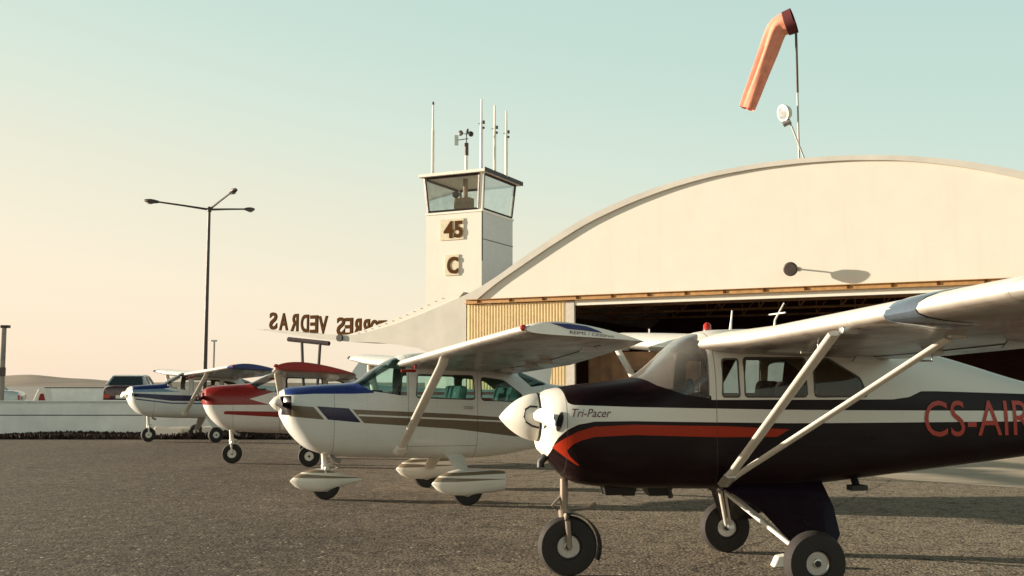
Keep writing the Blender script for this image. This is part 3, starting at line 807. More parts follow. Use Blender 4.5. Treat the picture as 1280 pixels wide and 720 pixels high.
RED = (.26, .014, .009)
def pred(n, x, y, z):
    k = .9
    up = n.mul(n.gt(z, 1.125), n.gt(x, n.m('ADD', .72, n.m('MULTIPLY', n.m('ABSOLUTE', n.m('SUBTRACT', z, 1.25)), -2.6))), n.gt(n.m('ADD', x, n.m('MULTIPLY', n.m('ABSOLUTE', n.m('SUBTRACT', z, 1.235)), 3.4)), 1.10))
    up = n.mul(up, n.gt(x, .62))
    lo = n.mul(n.gt(z, n.curve(x, [(-4, 1.0), (0, .86), (1.55, .95), (1.62, .97)])), n.lt(z, n.curve(x, [(-4, 1.05), (0, .99), (1.5, 1.01), (1.62, .99)])), n.lt(x, 1.56))
    back = n.mul(n.band(z, 1.16, 1.24), n.lt(x, .0)); b2 = n.mul(n.band(z, 1.30, 1.36), n.lt(x, -1.2))
    return [(up, RED), (lo, RED), (back, RED), (b2, (.5, .2, .18))]
build_cessna('white aeroplane with red cowling, red spinner and dark red wing tips', -3.96, 20.4, 11, pred, (.74, .70, .66), .90, .05, False, M['red'], M['red'], (2.26, .15), M['glass'], 4.95, 1.16, 2.12, R(1), M['seat'], zw=.05, wingroot=1.70, sfx=.46, dih=.05, tipw=.8, roofk=.66)

def pblue(n, x, y, z):
    cowl = n.mul(n.gt(z, n.curve(x, [(.9, 1.46), (1.2, 1.40), (1.9, 1.375), (2.2, 1.37)])), n.band(x, .9, 1.93))
    lt = n.mul(n.band(z, 1.315, n.curve(x, [(.9, 1.33), (1.2, 1.40), (1.9, 1.375), (2.2, 1.37)])), n.gt(x, .8))
    dk = n.mul(n.gt(z, n.curve(x, [(-4, 1.18), (-1, 1.04), (1, 1.08), (1.95, 1.20)])), n.lt(z, n.curve(x, [(-4, 1.24), (-1, 1.17), (1, 1.235), (1.95, 1.28)])), n.lt(x, 1.92))
    thin = n.mul(n.lt(n.m('ABSOLUTE', n.m('SUBTRACT', z, n.curve(x, [(-4, 1.1), (-1, .98), (1, 1.02), (1.95, 1.14)]))), .016), n.lt(x, 1.88))
    return [(lt, (.20, .30, .42)), (cowl, (.018, .03, .15)), (dk, (.016, .012, .06)), (thin, (.03, .05, .16))]
build_cessna('white and blue aeroplane with dark blue stripe, farthest of the row beside the low wall', -8.32, 28.4, 29, pblue, (.70, .71, .68), .92, .09, False, M['blue'], M['white'], (2.30, .11), M['glass'], 4.95, 1.10, 2.14, R(2), M['seat'], zw=.08, wingroot=1.77, dih=.13, tipw=.5, roofk=.86)

# ------------------------------------------------------------------ facade frame of the hangar
FL = Vector((-1.8429, 44.2317, 0)); FT = Vector((.90036, -.43514, 0)); FN = Vector((-.43514, -.90036, 0)); UP = Vector((0, 0, 1))
def F(s, z, o=0.): return FL + FT * s + FN * o + UP * z
def pix_f(px, py, o=0.):
    r = ray(px, py); k = (FL + FN * o).dot(FN) / r.dot(FN); p = Vector((0, 0, EYE)) + r * k
    return (p - FL).dot(FT), p.z

def smooth_pts(pts, step=.25):
    f = pchip([p[0] for p in pts], [p[1] for p in pts]); x0, x1 = pts[0][0], pts[-1][0]; N = int((x1 - x0) / step)
    return [(x0 + (x1 - x0) * i / N, f(x0 + (x1 - x0) * i / N)) for i in range(N + 1)]

OUT = smooth_pts([(-11.5, 4.14), (-9.6, 4.0), (-7.71, 3.82), (-5.95, 3.74), (-4.26, 4.01), (-2.61, 4.46), (-1.02, 5.0), (.15, 5.42), (1.3, 5.99), (2.42, 6.66), (4.24, 7.68), (5.65, 8.36), (7.71, 9.06), (9.35, 9.45), (10.95, 9.70), (12.78, 9.85), (14.0, 9.88)])
INN = smooth_pts([(.45, 5.10), (1.3, 5.70), (2.42, 6.36), (4.24, 7.38), (5.65, 8.08), (7.7, 8.82), (9.35, 9.25), (10.94, 9.52), (12.78, 9.67), (14, 9.70)])
mir = lambda pts: [(28 - a, b) for a, b in pts][::-1]
hangar = thing('hangar', 'white arched hangar with yellow sliding door and dark open doorway', 'hangar', F(14, 0))
def hb(mb, name, mat, parent=None, **k):
    o = mb.build(name, mat, parent or hangar, **k)
    if (parent or hangar) is hangar: o.matrix_parent_inverse = Matrix.Translation(-hangar.location)
    return o
UND = [(-11.5, 4.0), (-9.6, 3.86), (-7.71, 3.60), (-5.95, 3.42), (-4.5, 3.36), (-3.42, 3.24), (-2.4, 3.08), (-1.7, 2.8), (-1.15, 2.1), (-.9, 1.2), (-.85, 0), (-.06, 0), (-.06, 5.06)]
FL2 = lambda pts: [(28 - a, b) for a, b in pts]
loop = OUT + mir(OUT)[1:] + FL2(UND) + FL2(INN) + INN[::-1][1:] + UND[::-1][:-1]
roof_mat = simple('roof_edge_concrete', (.58, .545, .49), .85, var=.12, scale=.8, bmp=.25, bscale=18)
hb(MB().prism([F(s, z, .13) for s, z in loop], -FN * 1.95), 'roof_edge_beam', roof_mat, smooth=30)
sh = OUT[23:] + mir(OUT[23:])[1:]
# long barrel roof behind the edge beam
O2 = [q for q in OUT if q[0] > -.1]
ring_loop = [(a, b - .05) for a, b in O2 + mir(O2)[1:]] + [(27.8, 5.0)] + FL2(INN)[1:] + INN[-2:0:-1] + [(.2, 5.0)]
hb(MB().prism([F(s, z, -1.83) for s, z in ring_loop], -FN * 24), 'roof', roof_mat, smooth=30)
hb(MB().prism([F(s, z, 0) for s, z in [(.0, 5.08)] + [(a, b + .02) for a, b in INN] + [(a, b + .02) for a, b in mir(INN)[1:]] + [(28, 5.08)]], -FN * .3), 'facade_wall', M['stucco'])
# white curb on the concave eave, lit by the low sun
curb = [(-6.15, 3.74), (-5.2, 3.95), (-3.6, 4.42), (-2.2, 4.92), (-1.2, 5.28), (-.2, 5.45)]
cpoly = curb + [(a, b - .03) for a, b in OUT if -6.0 < a < -.3][::-1]
hb(MB().prism([F(s, z, .10) for s, z in cpoly], -FN * 1.4), 'eave_curb', M['stucco'])
cb2 = MB()
for kx_ in range(14):
    a = -5.9 + kx_ * .36; zz = pchip([p[0] for p in curb], [p[1] for p in curb])(a)
    cb2.box(F(a, zz - .07, .11), (.03, .03, .03))
hb(cb2, 'bolt', M['steel'])
# door track, lintel
tr = MB(); rotf = Matrix.Rotation(atan2(FT.y, FT.x), 3, 'Z')
tr.box(F(14, 5.0, .16), (28.0, .20, .15), rotf)
hb(tr, 'door_track', M['rail'])
for k in range(19): hb(MB().box(F(.6 + k * 1.5, 5.0, .275), (.10, .04, .19), rotf), 'track_bracket', M['letters'])
tk = MB()
tk.box(F(14, 4.915, .22), (28, .34, .02), rotf).box(F(14, 5.085, .2), (28, .32, .02), rotf)
hb(tk, 'track_flange', M['rail'])
hb(MB().box(F(16.45, 4.80, .02), (23.0, .30, .21), rotf), 'lintel', M['white'])
# sliding door leaf with folded sheet
sd = MB(); zz0, zz1 = .05, 4.88; pts = []
s0, s1 = .02, 4.55; per = .135; N = int((s1 - s0) / per)
for k in range(N):
    a = s0 + k * per
    pts += [(a, .16), (a + per * .38, .16), (a + per * .5, .20), (a + per * .88, .20)]
pts.append((s1, .16))
vs = [F(a, zz0, o) for a, o in pts] + [F(a, zz1, o) for a, o in pts]; n_ = len(pts)
sd.add(vs, [(i, i + 1, n_ + i + 1, n_ + i) for i in range(n_ - 1)])
sd.box(F((s0 + s1) / 2, 2.45, .10), (s1 - s0, .06, 4.8), rotf)
leaf = hb(sd, 'sliding_door', M['door'])
leaf['label'] = 'yellow ribbed sliding door leaf'
fr = MB().box(F(4.75, 2.44, .12), (.36, .16, 4.86), rotf)
hb(fr, 'door_frame', M['door_frame'])
# interior
inn = MB()
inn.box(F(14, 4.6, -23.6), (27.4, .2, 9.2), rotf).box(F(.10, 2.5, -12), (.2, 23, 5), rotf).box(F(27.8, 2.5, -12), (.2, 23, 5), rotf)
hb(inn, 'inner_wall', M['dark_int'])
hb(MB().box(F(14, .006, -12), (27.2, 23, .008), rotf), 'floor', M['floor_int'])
pt = MB()
PO = -3.2
pt.box(F(5.2, 1.45, PO), (2.0, .12, 2.9), rotf).box(F(8.1, 1.45, PO), (2.2, .12, 2.9), rotf).box(F(6.6, 2.50, PO), (.8, .12, .8), rotf)
for k in (4.3, 4.8, 5.3, 5.8, 7.2, 7.8, 8.4, 9.0): pt.box(F(k, 1.45, PO + .09), (.07, .06, 2.9), rotf)
hb(pt, 'partition', M['brown_int'])
hb(MB().box(F(6.6, 1.05, PO - .05), (.8, .04, 2.2), rotf), 'inner_door', M['black'])
for o_ in (-4.5, -9., -13.5):
    trm = MB(); N = 14
    for k in range(N):
        a0, a1 = 1.2 + 25.6 * k / N, 1.2 + 25.6 * (k + 1) / N
        b0, b1 = 5.15 + 2.2 * math.sin(pi * k / N), 5.15 + 2.2 * math.sin(pi * (k + 1) / N)
        trm.tube([F(a0, 5.0, o_), F(a1, 5.0, o_)], .06, 6).tube([F(a0, b0, o_), F(a1, b1, o_)], .06, 6).tube([F(a0, 5.0, o_), F(a1, b1, o_)], .035, 6)
        if k: trm.tube([F(a0, 5.0, o_), F(a0, b0, o_)], .035, 6)
    hb(trm, 'roof_truss', M['brown_int'])
# gooseneck floodlight on the facade
sx, sz = pix_f(1040, 343)
lamp = thing('wall_lamp', 'dark round lamp on a bracket high on the hangar front', 'lamp', F(13.6, 5.85, 0))
def lb(mb, name, mat, root): 
    o = mb.build(name, mat, root, 40); o.matrix_parent_inverse = Matrix.Translation(-root.location); return o
ls, lz = pix_f(988, 335, .62)
lb(MB().tube([F(ls + .12, lz + .02, .01), F(ls + .1, lz + .02, .3), F(ls + .02, lz, .52)], .03, 10).lathe([(0, .09), (.03, .08)], F(ls + .12, lz + .02, 0), FN, 14), 'bracket', M['steel'], lamp)
lb(MB().lathe([(-.06, .07), (0, .19), (.12, .26), (.2, .26), (.24, .22), (.245, .05)], F(ls, lz, .46), (FN - UP * .25), 24), 'lamp_shade', M['lampdark'], lamp)
# canopy trestle under the eave tip
ts = thing('trestle', 'thin legged trestle with dark beam under the tip of the hangar eave', 'trestle', F(-8.2, 0))
a0, a1 = F(-9.35, 3.60, .2), F(-7.05, 3.36, .2)
lb(MB().tube([a0, a1], .105, 8), 'beam', M['darkframe'], ts)
for q0, q1 in ((F(-8.58, 3.50, .2), F(-8.34, 0, .2)), (F(-7.55, 3.40, .2), F(-7.75, 0, .2))): lb(MB().tube([q0, q1], .07, 8), 'leg', M['lampdark'], ts)
lb(MB().lathe([(0, .16), (.1, .16)], F(-6.5, 3.60, .13), FN, 16), 'round_lamp', M['black'], hangar)
# letters along the eave, seen from behind
sign = thing('letter_sign', 'row of brown standing letters on the hangar eave, seen from behind', 'sign', F(-8, 3.9))
fo = pchip([p[0] for p in OUT], [p[1] for p in OUT])
for ch, pxl in zip('SARDEVSERROT', (341.5, 354.5, 368, 381, 392.5, 404, 426, 436, 446.5, 457, 468, 478)):
    s_, z_ = pix_f(pxl, 411.8 + (pxl - 337) * .082, -2.0); w_ = .47 if ch not in 'AV' else .54
    place_text(ch, 1., F(s_ + w_ / 2, z_, -2.0), -FT, UP, -FN, M['letters'], 'letter', sign, .04, .028, w_, .86).matrix_parent_inverse = Matrix.Translation(-sign.location)

r0, r1 = pix_f(330, 411.6, -2.0), pix_f(485, 424.5, -2.0)
lb(MB().tube([F(r0[0], r0[1] - .03, -2.0), F(r1[0], r1[1] - .03, -2.0)], .035, 8), 'letter_rail', M['lampdark'], sign)
# ------------------------------------------------------------------ things on the roof
def roof_pt(px, py, o): s_, z_ = pix_f(px, py, o); return F(s_, z_, o)
so = -1.0
wb = roof_pt(999, 200, so); ws = thing('windsock', 'drooping orange windsock on a tall thin pole above the hangar roof', 'windsock', wb)
wt = roof_pt(995, 40, so); wb.z -= .3
lb(MB().tube([wb, wb.lerp(wt, .55)], .035, 8), 'pole', M['steel'], ws)
lb(MB().tube([wb.lerp(wt, .55), wt], .05, 8), 'mast_top', M['lampdark'], ws)
t0 = roof_pt(989, 27, so); t1 = roof_pt(972, 34, so); t2 = roof_pt(956, 76, so); t3 = roof_pt(934, 136, so)
hp = MB(); rs = []
path = [(t0, .46), (t0.lerp(t1, .5), .45), (t1, .44), (t1.lerp(t2, .5), .43), (t2, .40), (t2.lerp(t3, .4), .37), (t2.lerp(t3, .75), .36), (t3, .34)]
kn = [0.]
for (a_, _1), (b_, _2) in zip(path, path[1:]): kn.append(kn[-1] + (b_ - a_).length)
fx, fy, fz, fr_ = [pchip(kn, [c_ for c_ in vals]) for vals in ([p.x for p, r_ in path], [p.y for p, r_ in path], [p.z for p, r_ in path], [r_ for p, r_ in path])]
path0 = path; path = []
for k_ in range(25):
    q_ = kn[-1] * k_ / 24; acc = Vector((0, 0, 0)); wsum = 0
    for dq in (-.45, -.22, 0, .22, .45):
        qq = min(max(q_ + dq * min(1, q_, kn[-1] - q_), 0), kn[-1]); acc += Vector((fx(qq), fy(qq), fz(qq))); wsum += 1
    path.append((acc / wsum, fr_(q_)))
for i_, (p, r_) in enumerate(path):
    d = (path[min(i_ + 1, 24)][0] - path[max(i_ - 1, 0)][0]).normalized(); a = FN; b = d.cross(a).normalized(); ring = []
    fold = min(1, i_ / 9)
    for k in range(44):
        t = 2 * pi * k / 44; rr = r_ * (1 + fold * (.15 * cos(5 * t + i_ * .05) + .08 * cos(8 * t - i_ * .11)))
        ring.append(p + a * (cos(t) * rr * (1 - .35 * fold)) + b * (math.sin(t) * rr * (1 - .16 * fold)))
    rs.append(ring)
lb(MB().rings(rs, caps=False), 'sock', M['sock'], ws)
d0 = (path[2][0] - t0).normalized()
lb(MB().lathe([(-.12, .50), (.22, .475), (.22, .465), (-.12, .49)], t0, d0, 28, closed=True).tube([t0 + d0.cross(FN).normalized() * .46, wt], .04, 6), 'hoop', M['sockdark'], ws)
fb = roof_pt(1007, 197, so); fl = roof_pt(982, 141, so)
fl_t = thing('floodlight', 'pale round floodlight on a slanted arm beside the windsock pole', 'lamp', fb)
lb(MB().tube([fb - UP * .2, roof_pt(987, 152, so)], .035, 8), 'arm', M['steel'], fl_t)
lb(MB().lathe([(-.16, .08), (-.12, .24), (.05, .32), (.14, .33), (.15, .28)], fl, (FN * .7 - FT * .6 - UP * .2), 22), 'lamp_head', M['white'], fl_t)
lb(MB().lathe([(.15, .26), (.17, .2)], fl, (FN * .7 - FT * .6 - UP * .2), 22), 'lens', M['lens'], fl_t)
lb(MB().lathe([(-.3, .12), (.0, .12)], roof_pt(988, 151, so), (FT * .5 + UP * .2), 12), 'ballast', M['steel'], fl_t)

# ------------------------------------------------------------------ control tower
TD = 58.0
tc = at(602, 350, TD); tc.z = 0
wl = 3.62; wr = 4.0
tower = thing('control_tower', 'white control tower with glazed cab rising behind the hangar', 'control tower', tc)
def tb_(mb, name, mat, parent=None, **k):
    o = mb.build(name, mat, parent or tower, **k); o.matrix_parent_inverse = Matrix.Translation(-tower.location); return o
ta, tbk = -FT, -FN           # left along the front face, back along the right face
def TP(a, b, z): return Vector((tc.x, tc.y, 0)) + ta * a + tbk * b + UP * z
zs = at(602, 264, TD).z; zr = at(602, 216, TD).z
def quadbox(a0, a1, b0, b1, z0, z1, fl=0.):
    e = fl
    return [TP(a0, b0, z0), TP(a1, b0, z0), TP(a1, b1, z0), TP(a0, b1, z0)], [TP(a0 - e, b0 - e, z1), TP(a1 + e, b0 - e, z1), TP(a1 + e, b1 + e, z1), TP(a0 - e, b1 + e, z1)]
tb_(MB().rings(list(quadbox(0, wl, 0, wr, 0, zs))), 'tower_shaft', M['stucco'])
M['slatgrey'] = simple('grey_cladding', (.60, .63, .62), .7, var=.1)
tb_(MB().rings(list(quadbox(-.05, wl + .05, -.05, wr + .05, zs, zs + .12))), 'window_sill', M['white'])
FLR = .17
zc0, zc1 = zs + .12, zr
for (a, b) in ((0, 0), (wl, 0), (wl, wr), (0, wr)):
    ea = -1 if a == 0 else 1; eb = -1 if b == 0 else 1
    p0 = TP(a - ea * .10, b - eb * .10, zc0); p1 = TP(a - ea * .10 + ea * FLR, b - eb * .10 + eb * FLR, zc1)
    w_ = .26 if (a, b) == (0, 0) else .12
    tb_(MB().prism([p0 + ta * w_ / 2 + tbk * .1, p0 - ta * w_ / 2 + tbk * .1, p0 - ta * w_ / 2 - tbk * .1, p0 + ta * w_ / 2 - tbk * .1], p1 - p0), 'corner_post', M['white'])
def cabface(P, Q, P1, Q1, nm):
    tb_(MB().add([P, Q, Q1, P1], [(0, 1, 2, 3)]), 'window_pane', M['towerglass'])
    f = MB(); pts = [P, Q, Q1, P1]
    for i_ in range(4): f.tube([pts[i_], pts[(i_ + 1) % 4]], .075, 4)
    tb_(f, 'window_frame', M['darkframe'])
g0, g1 = quadbox(.02, wl - .02, .02, wr - .02, zc0 + .06, zc1 - .06, FLR)
cabface(g0[0] + ta * .22, g0[1] - ta * .12, g1[0] + ta * .22, g1[1] - ta * .12, 'a'); cabface(g0[0] + tbk * .12, g0[3] - tbk * .12, g1[0] + tbk * .12, g1[3] - tbk * .12, 'b')
cabface(g0[1] + tbk * .12, g0[2] - tbk * .12, g1[1] + tbk * .12, g1[2] - tbk * .12, 'c'); cabface(g0[2] - ta * .12, g0[3] + ta * .12, g1[2] - ta * .12, g1[3] + ta * .12, 'd')
tb_(MB().rings(list(quadbox(-.42, wl + .3, -.42, wr + .55, zr, zr + .16))), 'roof_slab', M['white'])
tb_(MB().box(TP(-.45, wr / 2, zr + .10), (.03, wr + 1.0, .24), rotf), 'roof_fascia', M['darkframe'])
tb_(MB().box(TP(wl * .45, .9, zs + .5), (1.0, .6, 1.0), rotf).tube([TP(1.7, 1.2, zs), TP(1.7, 1.2, zr)], .14, 8), 'console', M['tan'])
tb_(MB().lathe([(0, .05), (.1, .2), (.3, .22), (.36, .1)], TP(2.0, .6, zs + 1.0), UP, 14), 'signal_lamp', M['lampdark'])
sm = MB().add([TP(-.006, .05, zs - 5.0), TP(-.006, wr - .03, zs - 5.0), TP(-.006, wr - .03, zs - .02), TP(-.006, .05, zs - .02)], [(0, 1, 2, 3)])
tb_(sm, 'side_cladding', M['slatgrey'])
tb_(MB().box(TP(-.01, wr / 2, zs - 1.55), (.03, wr, .04), rotf).box(TP(-.01, .04, zs - 1.4), (.04, .08, 2.8), rotf), 'cladding_batten', M['darkframe'])
M['plate'] = simple('ochre_plate', (.64, .56, .41), .7, var=.2)
def plate(px0, py0, px1, py1, txt):
    # on the front face: solve for position along the face
    def fp(px, py):
        r = ray(px, py); k = (TP(0, 0, 0)).dot(FN) / r.dot(FN); p = Vector((0, 0, EYE)) + r * k
        return (p - TP(0, 0, 0)).dot(ta), p.z
    aL, z1_ = fp(px0, py0); aR, z0_ = fp(px1, py1)
    o = tb_(MB().box(TP((aL + aR) / 2, -.03, (z0_ + z1_) / 2), (abs(aL - aR), .06, abs(z1_ - z0_)), rotf), 'number_plate', M['plate'])
    w_ = abs(aL - aR); h_ = abs(z1_ - z0_)
    q = place_text(txt, 1., TP(aL - w_ * .16, -.065, z0_ + h_ * .08), FT, UP, FN, M['letters'], 'numeral' if txt.isdigit() else 'letter', o, .035, .03, w_ * .80, h_ * .82)
plate(551, 275, 580, 299, '45'); plate(557, 319, 574, 344, 'C')
# aerials on the tower roof
def tow_at(px, py, a_over): return at(px, py, TD + a_over)
for px0, pyt, dd_, knob, lab in ((541.5, 131, 1.0, False, 'plain white pole aerial at the left end of the tower roof'), (602, 124, .4, True, 'tallest white pole aerial, at the corner of the tower roof'), (618.5, 132, 1.1, True, 'white pole aerial between two others on the tower roof'), (633, 139, 1.8, True, 'shortest of the knobbed white pole aerials on the tower roof')):
    top = tow_at(px0, pyt, dd_); bz = zr + .16
    an = thing('pole_aerial', lab, 'aerial', (top.x, top.y, bz), group='white pole aerials on the control tower roof')
    H = top.z - bz
    MB().tube([(0, 0, 0), (0, 0, H * .62), (0, 0, H * .64), (0, 0, H)], [.085, .085, .06, .05], 10).build('mast', M['white'], an, 40)
    if knob:
        MB().box((.13, -.05, H * .68), (.12, .10, .16)).box((.13, -.05, H * .60), (.10, .08, .12)).build('clamp', M['lampdark'], an)
        MB().tube([(-.2, 0, H * .66), (.2, 0, H * .66)], .02, 6).build('cross_arm', M['steel'], an)
    else: MB().lathe([(0, .07), (.18, .05)], (0, 0, H), (0, 0, 1), 8).build('cap', M['lampdark'], an)
wp = tow_at(583, 210, 1.2); wg = thing('wind_gauge', 'small cup wind gauge with vane on a post on the tower roof', 'wind gauge', (wp.x, wp.y, zr + .16))
Hh = tow_at(583, 166, 1.2).z - (zr + .16)
MB().tube([(0, 0, 0), (0, 0, Hh * .55)], .09, 10).build('post', M['white'], wg, 40)
MB().tube([(0, 0, Hh * .45), (0, 0, Hh * .75)], .12, 10).tube([(0, 0, Hh * .7), (0, 0, Hh * .98)], .03, 8).tube([(-.55, 0, Hh * .82), (.1, 0, Hh * .86)], .025, 6).build('spindle', M['lampdark'], wg, 40)
MB().box((-.58, 0, Hh * .82), (.22, .03, .62)).build('vane', M['slatgrey'], wg)
for k in range(3):
    a = 2 * pi * k / 3 + .5; c_ = Vector((.34 * cos(a), .34 * sin(a), Hh))
    MB().tube([(0, 0, Hh * .97), c_], .018, 6).lathe([(0, .02), (.05, .14), (.13, .17), (.14, .15)], c_, (-sin(a), cos(a), 0), 12).build('cup', M['black'], wg, 40)

# ------------------------------------------------------------------ street lamp, posts
sl = at(256, 470, 54.); pole = thing('street_lamp', 'tall street lamp with three outstretched arms', 'street lamp', (sl.x, sl.y, 0))
tp = at(260, 262, 54.).z
MB().tube([(0, 0, 0), (0, 0, 1), (0, 0, tp)], [.13, .12, .075], 12).lathe([(-.12, .11), (.12, .11), (.16, .04)], (0, 0, tp), (0, 0, 1), 12).build('pole', M['lampdark'], pole, 40)
for th in (175, 307, 64):
    a = R(th); d = Vector((cos(a), sin(a), 0)); Lm = 2.85
    arm = MB().tube([Vector((0, 0, tp)), d * Lm * .5 + UP * (tp + .24), d * Lm + UP * (tp + .46)], [.06, .05, .045], 8).build('arm', M['lampdark'], pole, 40)
    hd = MB()
    q = [(Lm - .1, .06, .06), (Lm + .1, .12, .10), (Lm + .35, .16, .12), (Lm + .6, .13, .09), (Lm + .72, .04, .04)]; n2 = Vector((-d.y, d.x, 0)); rs = []
    for l_, w_, h_ in q: rs.append([d * l_ + n2 * (w_ * cos(t)) + UP * (tp + .40 + (l_ - Lm) * .12 + h_ * math.sin(t) + .06) for t in [2 * pi * k / 12 for k in range(12)]])
    hd.rings(rs); h_o = hd.build('lamp_head', M['lampdark'], arm, 40)
    MB().rings([[d * (Lm + .35) + n2 * (.13 * k * cos(t)) + d * (.22 * k * math.sin(t)) + UP * (tp + .41 - .07 * (1 - k) - .02) for t in [2 * pi * j / 12 for j in range(12)]] for k in (1., .8, .3)]).build('lens', M['lens'], h_o, 40)
dp = at(267, 455, 110.); d_o = thing('thin_pole', 'distant thin pole with a small head behind the street lamp', 'pole', (dp.x, dp.y, .25))
MB().tube([(0, 0, 0), (0, 0, at(267, 426, 110.).z - .25)], .11, 8).build('shaft', M['concrete'], d_o, 40)
MB().box((0, 0, at(267, 426, 110.).z - .25), (.55, .3, .18)).build('lamp_head', M['slatgrey'], d_o)
pp = at(1, 500, 37.); p_o = thing('wooden_post', 'tall weathered post with a dark cap at the left edge of the picture', 'post', (pp.x, pp.y, .25))
ph = at(1, 409, 37.).z - .25
M['wood'] = simple('weathered_wood', (.30, .26, .23), .85, var=.35, scale=3)
MB().tube([(0, 0, 0), (0, 0, ph)], [.11, .085], 10).build('shaft', M['wood'], p_o, 40)
MB().box((.05, 0, ph + .02), (.28, .18, .10)).build('cap', M['black'], p_o)
MB().box((.02, -.1, ph * .52), (.26, .12, .3)).build('junction_box', M['lampdark'], p_o)

# ------------------------------------------------------------------ terrace, low walls, hills, ground
m, n, b = new_mat('tarmac')
tcw, x, y, z = coords(n, 'Object')
big = n.noise(tcw, .22, 4, .6); mid = n.noise(tcw, 2.2, 5, .65); fine = n.noise(tcw, 26, 3, .7)
vo = n.new('ShaderNodeTexVoronoi', feature='F1'); n.l.new(tcw, vo.inputs['Vector']); vo.inputs['Scale'].default_value = 36.
sep = n.new('ShaderNodeSeparateColor'); n.l.new(vo.outputs['Color'], sep.inputs[0])
col = n.mix(n.rng(big, .35, .68), (.112, .088, .067), (.175, .14, .105))
worn = n.rng(n.m('ADD', n.m('ADD', n.m('MULTIPLY', x, .10), n.m('MULTIPLY', y, .03)), n.m('MULTIPLY', big, 1.0)), .58, 1.08)
col = n.mix(n.m('MULTIPLY', worn, .85), col, (.40, .325, .235))
clump = n.noise(tcw, 5.5, 6, .74)
col = n.mix(n.rng(mid, .35, .75, 0, .5), col, (.085, .064, .050))
col = n.mix(n.rng(clump, .52, .66, 0, .85), col, (.040, .028, .021))
col = n.mix(n.rng(clump, .48, .32, 0, .6), col, (.30, .245, .18))
col = n.mix(n.rng(sep.outputs[0], .6, 1., 0, .5), col, (.27, .22, .165))
col = n.mix(n.rng(sep.outputs[1], .72, .95, 0, .85), col, (.045, .033, .027))
col = n.mix(n.mul(n.gt(sep.outputs[2], .988), n.gt(fine, .5)), col, (.55, .47, .36))
wob = n.m('MULTIPLY', mid, .35)
u1 = n.m('ADD', n.m('ADD', n.m('MULTIPLY', x, .87), n.m('MULTIPLY', y, -.49)), wob); u2 = n.m('ADD', n.m('ADD', n.m('MULTIPLY', x, .49), n.m('MULTIPLY', y, .87)), wob)
for u_, p_ in ((u1, 5.5), (u2, 4.2)):
    sm_ = n.lt(n.m('ABSOLUTE', n.m('SUBTRACT', n.m('FRACT', n.m('DIVIDE', u_, p_)), .5)), .0035)
    col = n.mix(n.mul(sm_, .55), col, (.035, .026, .021))
oil = n.noise(tcw, .75, 3, .5)
col = n.mix(n.rng(oil, .66, .74, 0, .55), col, (.040, .029, .022))
n.put(b.inputs['Base Color'], col); b.inputs['Roughness'].default_value = .93; b.inputs['Specular IOR Level'].default_value = .25
hgt = n.m('ADD', n.m('MULTIPLY', n.m('SUBTRACT', 1., vo.outputs['Distance']), .5), n.m('ADD', n.m('MULTIPLY', fine, .5), n.m('MULTIPLY', clump, 1.6)))
bump(n, b, hgt, .55, .018)
M['tarmac'] = m
def sheet(name, pts, z, mat):
    return struct(MB().add([(p[0], p[1], z) for p in pts], [tuple(range(len(pts)))]).build(name, mat))
sheet('ground', [(-3000, -300), (3000, -300), (3000, 4000), (-3000, 4000)], 0, M['tarmac'])
M['apron'] = simple('pale_concrete', (.52, .43, .32), .9, var=.25, scale=.8, bmp=.3, bscale=30)
ap = [gnd(1020, 594), gnd(2300, 640), F(40, 0, 0), F(-1, 0, 0), gnd(860, 575)]
sheet('concrete_apron', [(p.x, p.y) for p in (gnd(880, 571), gnd(1130, 600), gnd(1700, 640), F(34, 0, 1), F(-1, 0, 1))], .004, M['apron'])
# terrace behind the low wall
W0 = at(-260, 503, 31.); W1 = at(400, 503, 31.)
M['field'] = simple('pale_gravel', (.27, .25, .22), .95, var=.25, scale=.4)
tz = .25
ter = MB().prism([(W0.x - 30, 31.35, -.05), (W1.x, 31.35, -.05), (W1.x + 12, 90, -.05), (W1.x + 250, 900, -.05), (-900, 900, -.05)], (0, 0, tz + .05)).build('terrace', M['field']); struct(ter)
wz = at(640, 503, 31.).z
wall = thing('low_wall', 'long low white wall with a dark groove beyond the parked aeroplanes', 'wall', ((W0.x + W1.x) / 2, 31, 0))
M['wallw'] = simple('whitewash', (.86, .87, .84), .9, var=.14, scale=1.1, bmp=.3, bscale=12)
wl_ = W1.x - W0.x + 30
MB().box((-15, .16, wz * .30), (wl_, .32, wz * .60)).build('lower_course', M['wallw'], wall)
MB().box((-15, .19, wz * .615), (wl_, .26, .05)).build('groove', M['black'], wall)
MB().box((-15, .17, wz * .81), (wl_, .36, wz * .36)).build('upper_course', M['wallw'], wall)
MB().box((-15, .17, wz + .02), (wl_, .44, .06)).build('coping', M['slatgrey'], wall)
# dark scrub along the foot of the wall: tufts, uncountable
rnd = random.Random(3); sc_ = MB()
for _ in range(9000):
    x_ = rnd.uniform(W0.x - 6, W1.x - .5); y_ = rnd.uniform(28.9, 30.9); hgt_ = rnd.uniform(.07, .15) * (1 + .5 * sin(x_ * .9) * sin(x_ * .37 + 1)); a = rnd.uniform(0, pi); wd = rnd.uniform(.03, .09)
    dx, dy = cos(a) * wd, sin(a) * wd; l1, l2 = rnd.uniform(-.12, .12), rnd.uniform(-.1, .1)
    sc_.add([(x_ - dx, y_ - dy, -.01), (x_ + dx, y_ + dy, -.01), (x_ + dx * .4 + l1, y_ + l2, hgt_), (x_ - dx * .3 + l1, y_ + l2, hgt_ * .85)], [(0, 1, 2, 3)])
M['scrub'] = simple('dry_dark_scrub', (.035, .018, .014), .95, var=.4, scale=3)
tag(sc_.build('scrub', M['scrub']), 'dark low scrub along the foot of the white wall', 'scrub', kind='stuff')
